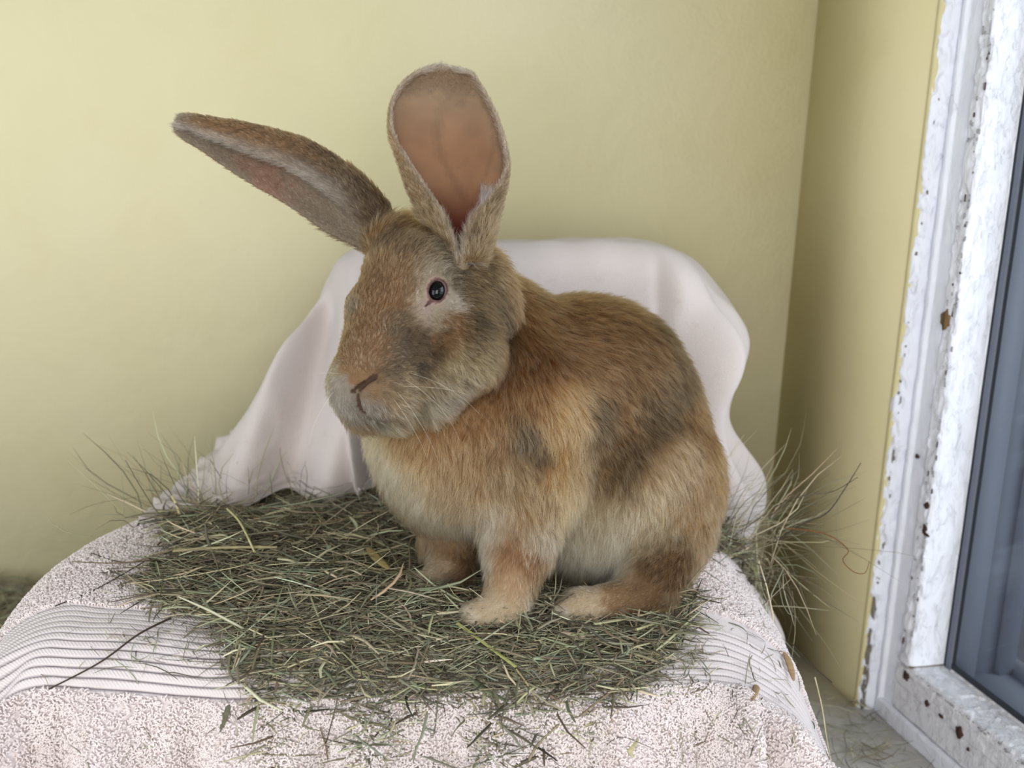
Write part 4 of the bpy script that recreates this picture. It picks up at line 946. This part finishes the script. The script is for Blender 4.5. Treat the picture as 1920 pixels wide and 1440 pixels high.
def strands(name, cen, dirs, Ls, Ws, seed, bend=.25, flat=.35, cols=None):
    """all strands of a heap in one mesh: thin bent blades with a diamond section"""
    rg = np.random.default_rng(seed); n = len(cen); K = 5
    d = dirs/np.linalg.norm(dirs, axis=1, keepdims=True); up = np.tile([0, 0, 1.], (n, 1))+rg.normal(0, .5, (n, 3)); sd = np.cross(d, up); sd /= np.linalg.norm(sd, axis=1, keepdims=True)+1e-9; nn = np.cross(sd, d)
    t = np.linspace(-.5, .5, K); b1 = rg.normal(0, bend, n); b2 = rg.normal(0, bend*.6, n); b3 = rg.normal(0, bend*.5, n)
    ctr = cen[:, None]+d[:, None]*(Ls[:, None]*t)[..., None]+sd[:, None]*(Ls[:, None]*(b1[:, None]*(t**2-.08)+b3[:, None]*t**3*2))[..., None]+nn[:, None]*(Ls[:, None]*(b2[:, None]*(t**2-.08)))[..., None]
    wd_ = Ws[:, None]*np.array([.55, 1, 1, .85, .25]); a = [(1, 0), (0, flat), (-1, 0), (0, -flat)]
    V = np.stack([ctr+sd[:, None]*(wd_*x)[..., None]+nn[:, None]*(wd_*y)[..., None] for x, y in a], 2).reshape(-1, 3)
    q = []
    for k in range(K-1):
        for j in range(4): q.append([k*4+j, k*4+(j+1) % 4, (k+1)*4+(j+1) % 4, (k+1)*4+j])
    Q = (np.array(q)[None]+np.arange(n)[:, None, None]*K*4).reshape(-1, 4)
    if cols is None: cols = HC[rg.choice(len(HC), n, p=HW/HW.sum())]
    cols = np.clip(cols*1.35*rg.uniform(.38, 1.62, (n, 1))*rg.normal(1, .05, (n, 3)), 0, 1)
    me = mesh_np(name, V, Q); set_col(me, 'col', np.repeat(cols, K*4, axis=0)); return me
haym = vcol_mat('hay', .75, .2); haym.b.inputs['Subsurface Weight'].default_value = 0
tb = haym.n('ShaderNodeTexNoise'); tb.inputs['Scale'].default_value = 900; haym.bump(tb.outputs['Fac'], .3, .0004)
HAYK = 1.0
polyP = [(400, 925), (340, 955), (300, 1010), (330, 1080), (255, 1110), (290, 1150), (420, 1180), (430, 1235), (545, 1275), (800, 1290), (1090, 1285), (1240, 1235), (1315, 1165), (1270, 1110), (1330, 1040), (1420, 1000), (1380, 935), (800, 900)]
polyW = [tuple(G(x, y, 0.0)[:2]) for x, y in polyP]
xs = [p[0] for p in polyW]; ys = [p[1] for p in polyW]
rg = np.random.default_rng(77)
def rand_in(n, pw=1.0):
    out = []
    while len(out) < n:
        x = rg.uniform(min(xs), max(xs)); y = min(ys)+(max(ys)-min(ys))*rg.random()**pw
        if inpoly(x, y, polyW): out.append((x, y))
    return np.array(out)
def pile_h(x, y):
    """nest: thicker ring at the left and behind, thin in front"""
    h = .004+.022*np.exp(-((x+.22)/.12)**2-((y-.93)/.09)**2)+.016*np.exp(-((x+.10)/.16)**2-((y-1.06)/.07)**2)+.012*np.exp(-((x-.13)/.10)**2-((y-.80)/.03)**2)+.012*np.exp(-((x+.08)/.12)**2-((y-.84)/.04)**2)+.010*np.exp(-((x-.06)/.03)**2-((y-.84)/.03)**2)
    return 1.45*h+.016*np.exp(-((x-.15)/.05)**2-((y-.862)/.018)**2)+.03*np.exp(-((x-.24)/.05)**2-((y-1.08)/.06)**2)
def heap(n, seed, pw, L0, L1, W0, W1, hmul=1.0, tilt=.22, **kw):
    c = rand_in(n, pw); z = np.array([tow_z(x, y) for x, y in c]); H_ = pile_h(c[:, 0], c[:, 1])*(.35+1.1*fbm(np.c_[c, c[:, :1]*0], 28, 12, 2))
    u = rg.random(n)**.7; cen = np.c_[c, z+.0012+u*H_*hmul]; an = rg.uniform(0, PI, n); an = np.where(rg.random(n) < .45, rg.normal(0, .5, n)+.15, an)
    dirs = np.c_[np.cos(an), np.sin(an), rg.normal(0, tilt, n)*(.35+.9*u)]
    return strands('hay', cen, dirs, rg.uniform(L0, L1, n)*rg.uniform(.6, 1.1, n), rg.uniform(W0, W1, n), seed, **kw)
def join(mes):
    V = []; Q = []; C_ = []; o = 0
    for m in mes:
        n = len(m.vertices); v = np.empty(n*3, np.float32); m.vertices.foreach_get('co', v); V.append(v.reshape(-1, 3))
        q = np.empty(len(m.loops), np.int32); m.loops.foreach_get('vertex_index', q); Q.append(q.reshape(-1, 4)+o); c = np.empty(n*4, np.float32); m.attributes['col'].data.foreach_get('color', c); C_.append(c.reshape(-1, 4)[:, :3]); o += n
    me = mesh_np('hay', np.concatenate(V), np.concatenate(Q)); set_col(me, 'col', np.concatenate(C_)); [bpy.data.meshes.remove(m) for m in mes]; return me
k = HAYK
m1_ = heap(int(9000*k), 1, 1.5, .012, .040, .0003, .0009, tilt=.12)
m2_ = heap(int(7500*k), 2, 1.1, .030, .085, .0005, .0014)
m3_ = heap(int(1500*k), 3, 1.1, .05, .12, .0006, .0016, hmul=1.15, tilt=.20)
m4_ = heap(int(8000*k), 4, 2.2, .004, .014, .0003, .0009, tilt=.1)
m5_ = heap(int(420*k), 6, 1.0, .015, .045, .0013, .0030, hmul=1.1, tilt=.2, flat=.12)
new_obj('hay', join([m1_, m2_, m3_, m4_, m5_]), haym.m, None, 'matted green-brown hay spread under the rabbit on the towel', 'hay', None, 'stuff')
# crumbs and bits on the towel's front and sides
def on_towel(n, seed, box, L0, L1, dens=lambda x, y: 1.0, lift=.0018, wmul=1.0):
    r_ = np.random.default_rng(seed); cen = []; dr = []
    while len(cen) < n:
        x = r_.uniform(box[0], box[2]); y = r_.uniform(box[1], box[3])
        if r_.random() > dens(x, y): continue
        h, nn = tow_hit(x, y)
        if h is None: continue
        v = r_.normal(0, 1, 3); v -= (v@nn)*nn; v /= np.linalg.norm(v); v = v+nn*r_.normal(0, .15); v[2] -= .3*(1-nn[2]); cen.append(h+nn*lift*r_.uniform(.6, 1.8)); dr.append(v)
    cen = np.array(cen); return strands('hay', cen, np.array(dr), r_.uniform(L0, L1, len(cen)), r_.uniform(.0002, .0006, len(cen))*wmul, seed, bend=.35)
c1_ = on_towel(int(1300*k), 21, (420, 1215, 1330, 1440), .004, .018, lambda x, y: max(.02, 1-(y-1225)/95.)*(1 if x > 430 else .3))
c2_ = on_towel(int(420*k), 22, (200, 1000, 460, 1250), .004, .022, lambda x, y: .15+.85*(x/460.)**2)
c3_ = on_towel(int(130*k), 23, (1250, 1060, 1570, 1440), .005, .026)
c4_ = on_towel(int(120*k), 24, (60, 1180, 1500, 1440), .012, .045)
new_obj('hay', join([c1_, c2_, c3_, c4_]), haym.m, None, 'loose hay crumbs clinging to the towel front', 'hay', None, 'stuff')
# stalks standing up at the back left and back right of the nest
def spray(n, seed, c, sx, dr, L0, L1, label, w0=.0003, w1=.0007, sd=.35, cols=None):
    r_ = np.random.default_rng(seed); cen = np.asarray(c)+r_.normal(0, 1, (n, 3))*sx; d = np.asarray(dr)+r_.normal(0, sd, (n, 3)); d /= np.linalg.norm(d, axis=1, keepdims=True); Ls = r_.uniform(L0, L1, n)
    cen = cen+d*Ls[:, None]*.35
    return strands('hay', cen, d, Ls, r_.uniform(w0, w1, n), seed, bend=.45, cols=cols)
s1_ = spray(70, 31, G(390, 960, .01), [.05, .04, .006], [-.5, .1, .45], .05, .13, '')
s2_ = spray(60, 32, G(520, 940, .01), [.07, .04, .008], [-.1, .1, .45], .04, .10, '')
new_obj('hay', join([s1_, s2_]), haym.m, None, 'wispy hay stalks sticking up at the rear left of the nest', 'hay', None, 'stuff')
s3_ = spray(110, 33, (.245, 1.06, .018), [.035, .04, .012], [.75, -.05, .38], .06, .15, '', sd=.38)
s4_ = spray(60, 34, (.275, 1.03, -.02), [.012, .05, .03], [.25, -.1, -.6], .05, .12, '', sd=.3)
new_obj('hay', join([s3_, s4_]), haym.m, None, 'tangle of hay stalks poking out behind the rabbit to the right', 'hay', None, 'stuff')
def floor_hay(n, seed, x0, x1, y0, y1, h, L0, L1, label, ok=lambda x, y: True, w=(.0003, .0008)):
    r_ = np.random.default_rng(seed); c = []
    while len(c) < n:
        x = r_.uniform(x0, x1); y = r_.uniform(y0, y1)
        if ok(x, y): c.append((x, y))
    c = np.array(c); u = r_.random(n); an = r_.uniform(0, PI, n)
    hh = h(c[:, 0], c[:, 1]) if callable(h) else h
    cen = np.c_[c, ZL+.002+u*hh]; d = np.c_[np.cos(an), np.sin(an), r_.normal(0, .15, n)*u]
    new_obj('hay', strands('hay', cen, d, r_.uniform(L0, L1, n), r_.uniform(w[0], w[1], n), seed, bend=.3), haym.m, None, label, 'hay', None, 'stuff')
def right_ok(x, y):
    q = np.array([x, y, ZL])-R0; t = q@TT; n_ = q@NN; return n_ > .02 and x > .30
floor_hay(int(480*k), 41, .30, .52, .86, 1.19, .008, .010, .06, 'thin scatter of hay on the sill beside the window frame', right_ok, (.0003, .0007))
floor_hay(int(2600*k), 42, -1.15, -.50, 1.02, 1.42, lambda x, y: .010+.030*fbm(np.stack([x, y, x*0], -1), 9, 5, 2), .04, .12, 'blurred heap of hay on the sill at the far left', w=(.0005, .0014))
# crumbs on the sash rail
r_ = np.random.default_rng(5); n = 110; tt_ = r_.uniform(.06, .34, n); nn_ = -.0435+.036*r_.random(n)**1.6*.9
cen = np.array([W(t, q, -.1725) for t, q in zip(tt_, nn_)]); an = r_.uniform(0, PI, n)
new_obj('hay', strands('hay', cen, np.c_[np.cos(an), np.sin(an), an*0], r_.uniform(.003, .014, n), r_.uniform(.0001, .0003, n), 9), haym.m, None, 'hay crumbs lying on the window sash ledge', 'hay', None, 'stuff')

# ---- single stalks and leaves one can pick out
def stalk(pts, w0, w1, col, label, name='hay_stalk', cat='hay stalk', flat=1.0, sides=6, lift=.003, knots=()):
    """pts: (px, py, height above towel or None) or 3-D points"""
    q = []
    for p_ in pts:
        if len(p_) == 3 and isinstance(p_[2], str): q.append(G(p_[0], p_[1], float(p_[2])))
        elif len(p_) == 4: q.append(P(p_[0], p_[1], p_[3]))
        else:
            h, nn = tow_hit(p_[0], p_[1]); dz = p_[2] if len(p_) > 2 else lift
            if h is None: q.append(G(p_[0], p_[1], dz)); continue
            ph_ = pile_h(h[0], h[1])*.9 if inpoly(h[0], h[1], polyW) else 0
            q.append(h+nn*dz+np.array([0, 0, ph_]))
    pts3 = catmull(np.array(q), 26); n_ = len(pts3); T = np.gradient(pts3, axis=0); T /= np.linalg.norm(T, axis=1, keepdims=True)+1e-9
    S_ = np.cross(T, [0, 0, 1.]); S_ /= np.linalg.norm(S_, axis=1, keepdims=True)+1e-9; B_ = np.cross(S_, T)
    t = np.linspace(0, 1, n_); rr_ = w0+(w1-w0)*t
    if name == 'dry_leaf': rr_ = w0*np.sin(PI*np.clip(t*.94+.05, 0, 1))**.7+.0002
    for kx in knots: rr_ = rr_*(1+.5*np.exp(-((t-kx)/.02)**2))
    a = np.linspace(0, 2*PI, sides, endpoint=False)[None, :, None]; rr_ = rr_[:, None, None]
    V = pts3[:, None]+rr_*(np.cos(a)*S_[:, None]+flat*np.sin(a)*B_[:, None]); Q = grid_quads(n_, sides, True)
    me = mesh_np(name, V.reshape(-1, 3), Q); cc_ = lin(col)*np.random.default_rng(len(label)).uniform(.85, 1.12, (n_, 1)); set_col(me, 'col', np.repeat(np.clip(cc_, 0, 1), sides, axis=0))
    return new_obj(name, me, haym.m, None, label, cat)
stalk([(790, 1187), (850, 1182), (892, 1175), (930, 1180), (965, 1180)], .0011, .0009, (214, 206, 176), 'pale straw lying straight in front of the near front paw', knots=(.52,))
stalk([(856, 1197), (900, 1222), (966, 1266)], .0022, .0019, (176, 178, 112), 'thick yellow-green stalk slanting below the near front paw', flat=.4)
stalk([(966, 1268), (990, 1300), (1008, 1330)], .0010, .0006, (178, 164, 124), 'thin stalk end hanging over the front below the yellow-green stalk')
stalk([(578, 1150), (610, 1205), (662, 1262), (718, 1312)], .0010, .0006, (160, 162, 122), 'long grey-green stalk running down the front left of the nest')
stalk([(94, 1291), (190, 1245), (260, 1195), (322, 1160)], .0006, .0009, (70, 56, 48), 'dark brown stalk crossing the ribbed band at the left')
stalk([(105, 1142), (180, 1110), (272, 1084)], .0005, .0005, (66, 58, 54), 'thin dark stalk above the ribbed band at the far left')
stalk([(142, 1075, .012), (240, 1076, .012), (325, 1079, .008)], .0004, .0008, (112, 100, 78), 'thin stalk reaching out over the left shoulder of the towel')
stalk([(325, 1078, .006), (420, 1086, .006), (520, 1094, .006)], .0015, .0012, (158, 148, 112), 'thick tan stalk lying level in the left of the nest', knots=(.3, .8))
stalk([(425, 1014, .010), (450, 1056, .010), (477, 1102, .008)], .0012, .0010, (196, 190, 140), 'pale yellow straw standing at a slant in the left of the nest')
stalk([(172, 1044, .004), (235, 1065, .006), (330, 1085, .005)], .0004, .0006, (84, 74, 60), 'dark thin stalk topping the left shoulder of the towel')
stalk([(330, 1000, .004), (300, 965, 0, 1.02), (262, 910, 0, 1.01), (235, 862, 0, 1.0)], .0009, .0003, (108, 100, 84), 'tall dark stalk rising against the wall at the left')
stalk([(338, 968, 0, 1.04), (332, 948, 0, 1.035), (322, 930, 0, 1.03)], .0016, .0014, (206, 198, 150), 'short pale yellow straw at the rear left edge')
stalk([(690, 1078, .006), (706, 1098, .008), (728, 1118, .006)], .0052, .0052, (164, 148, 100), 'curled yellow leaf beside the far front paw', 'dry_leaf', 'leaf', flat=.12)
stalk([(1190, 1112, .020), (1235, 1118, .020), (1262, 1140, .012), (1268, 1168, .004)], .0011, .0012, (176, 174, 134), 'pale bent straw arching beside the hind foot')
stalk([(1225, 1150, .004), (1262, 1112, .014), (1296, 1092, .012)], .0022, .0018, (156, 156, 112), 'broad olive blade at the right end of the nest', 'dry_leaf', 'leaf', flat=.25)
stalk([(1110, 1215), (1180, 1188), (1268, 1166)], .0010, .0008, (198, 196, 152), 'pale straw slanting up at the right front of the nest')
stalk([(1188, 1228), (1230, 1205), (1272, 1186)], .0012, .0009, (186, 184, 138), 'shorter pale straw below the slanting one at right')
stalk([(1163, 1135, .02), (1160, 1112, .028), (1172, 1108, .028), (1188, 1116, .02)], .0007, .0006, (72, 52, 44), 'dark bent twig caught on the hind foot')
stalk([(768, 1112, .010), (764, 1080, .022), (800, 1076, .024), (850, 1096, .016), (884, 1124, .01)], .0008, .0008, (110, 94, 74), 'dark bent stalk looping over the far front paw')
stalk([(920, 1166, .012), (930, 1128, .030), (944, 1160, .016), (915, 1140, .026)], .0005, .0005, (118, 80, 58), 'small brown tangle of root on the near front paw')
stalk([(998, 1165, .004), (1003, 1130, .02), (1001, 1100, .026)], .0008, .0008, (206, 196, 160), 'pale straw upright behind the near front paw')
stalk([(882, 1282), (905, 1302), (948, 1326)], .0032, .0032, (112, 122, 92), 'grey-green leaf blade hanging over the towel front', 'dry_leaf', 'leaf', flat=.12)
stalk([(768, 1298), (790, 1302), (812, 1312)], .0030, .003, (112, 116, 88), 'small olive leaf on the towel front left of centre', 'dry_leaf', 'leaf', flat=.12)
stalk([(432, 1322), (425, 1345), (417, 1372)], .0034, .003, (104, 104, 84), 'drooping grey leaf on the towel below the nest at left', 'dry_leaf', 'leaf', flat=.15)
stalk([(598, 1372), (608, 1400), (618, 1438)], .0030, .003, (132, 112, 84), 'brown leaf low on the towel front', 'dry_leaf', 'leaf', flat=.15)
stalk([(985, 1438), (1010, 1402), (1045, 1368)], .0012, .0007, (150, 140, 112), 'tan stalk low on the towel front at centre right')
stalk([(640, 1300), (632, 1340), (612, 1400)], .0005, .0004, (92, 80, 64), 'fine dark stalk hanging straight down the towel')
stalk([(822, 1300), (818, 1340), (812, 1385)], .0006, .0004, (104, 104, 80), 'fine grey-green stalk hanging below the centre of the nest')
stalk([(1462, 1226, .005), (1470, 1250, .006), (1480, 1282, .005)], .0030, .003, (176, 146, 112), 'tan seed husk on the ribbed band at right', 'dry_leaf', 'leaf', flat=.25)
stalk([(1412, 1284, .005), (1410, 1300, .006), (1407, 1322, .005)], .0028, .003, (178, 150, 116), 'small tan husk left of the corner fold', 'dry_leaf', 'leaf', flat=.25)
stalk([(1184, 1420), (1180, 1405), (1192, 1385)], .0026, .003, (188, 180, 140), 'pale husk low on the towel front at right', 'dry_leaf', 'leaf', flat=.25)
stalk([(1485, 1206), (1520, 1245), (1560, 1280)], .0004, .0004, (74, 62, 54), 'fine dark stalk across the ribs near the right edge')
stalk([(1374, 1098), (1395, 1090), (1440, 1092)], .0006, .0005, (88, 78, 68), 'short dark stalk on the right shoulder of the towel')
stalk([(1528, 1270, 0, .905), (1541, 1325, 0, .890), (1550, 1385, 0, .878), (1561, 1445, 0, .870)], .0007, .0006, (196, 184, 150), 'long pale straw trailing down the right edge of the towel')
stalk([(1450, 1020, 0, 1.06), (1500, 985, 0, 1.05), (1550, 962, 0, 1.04), (1585, 915, 0, 1.03), (1614, 868, 0, 1.02)], .0009, .0004, (70, 64, 58), 'long dark stalk pointing up at the yellow wall on the right')
stalk([(1440, 970, 0, 1.07), (1500, 932, 0, 1.055), (1560, 922, 0, 1.045), (1608, 895, 0, 1.03)], .0006, .0004, (98, 90, 78), 'second thinner stalk crossing the long dark one at right')
stalk([(1470, 990, 0, 1.05), (1545, 1000, 0, 1.04), (1590, 1030, 0, 1.03), (1580, 1050, 0, 1.03), (1600, 1072, 0, 1.025), (1622, 1074, 0, 1.02), (1630, 1052, 0, 1.02)], .0007, .0003, (122, 82, 48), 'curly reddish brown root at the right against the wall')
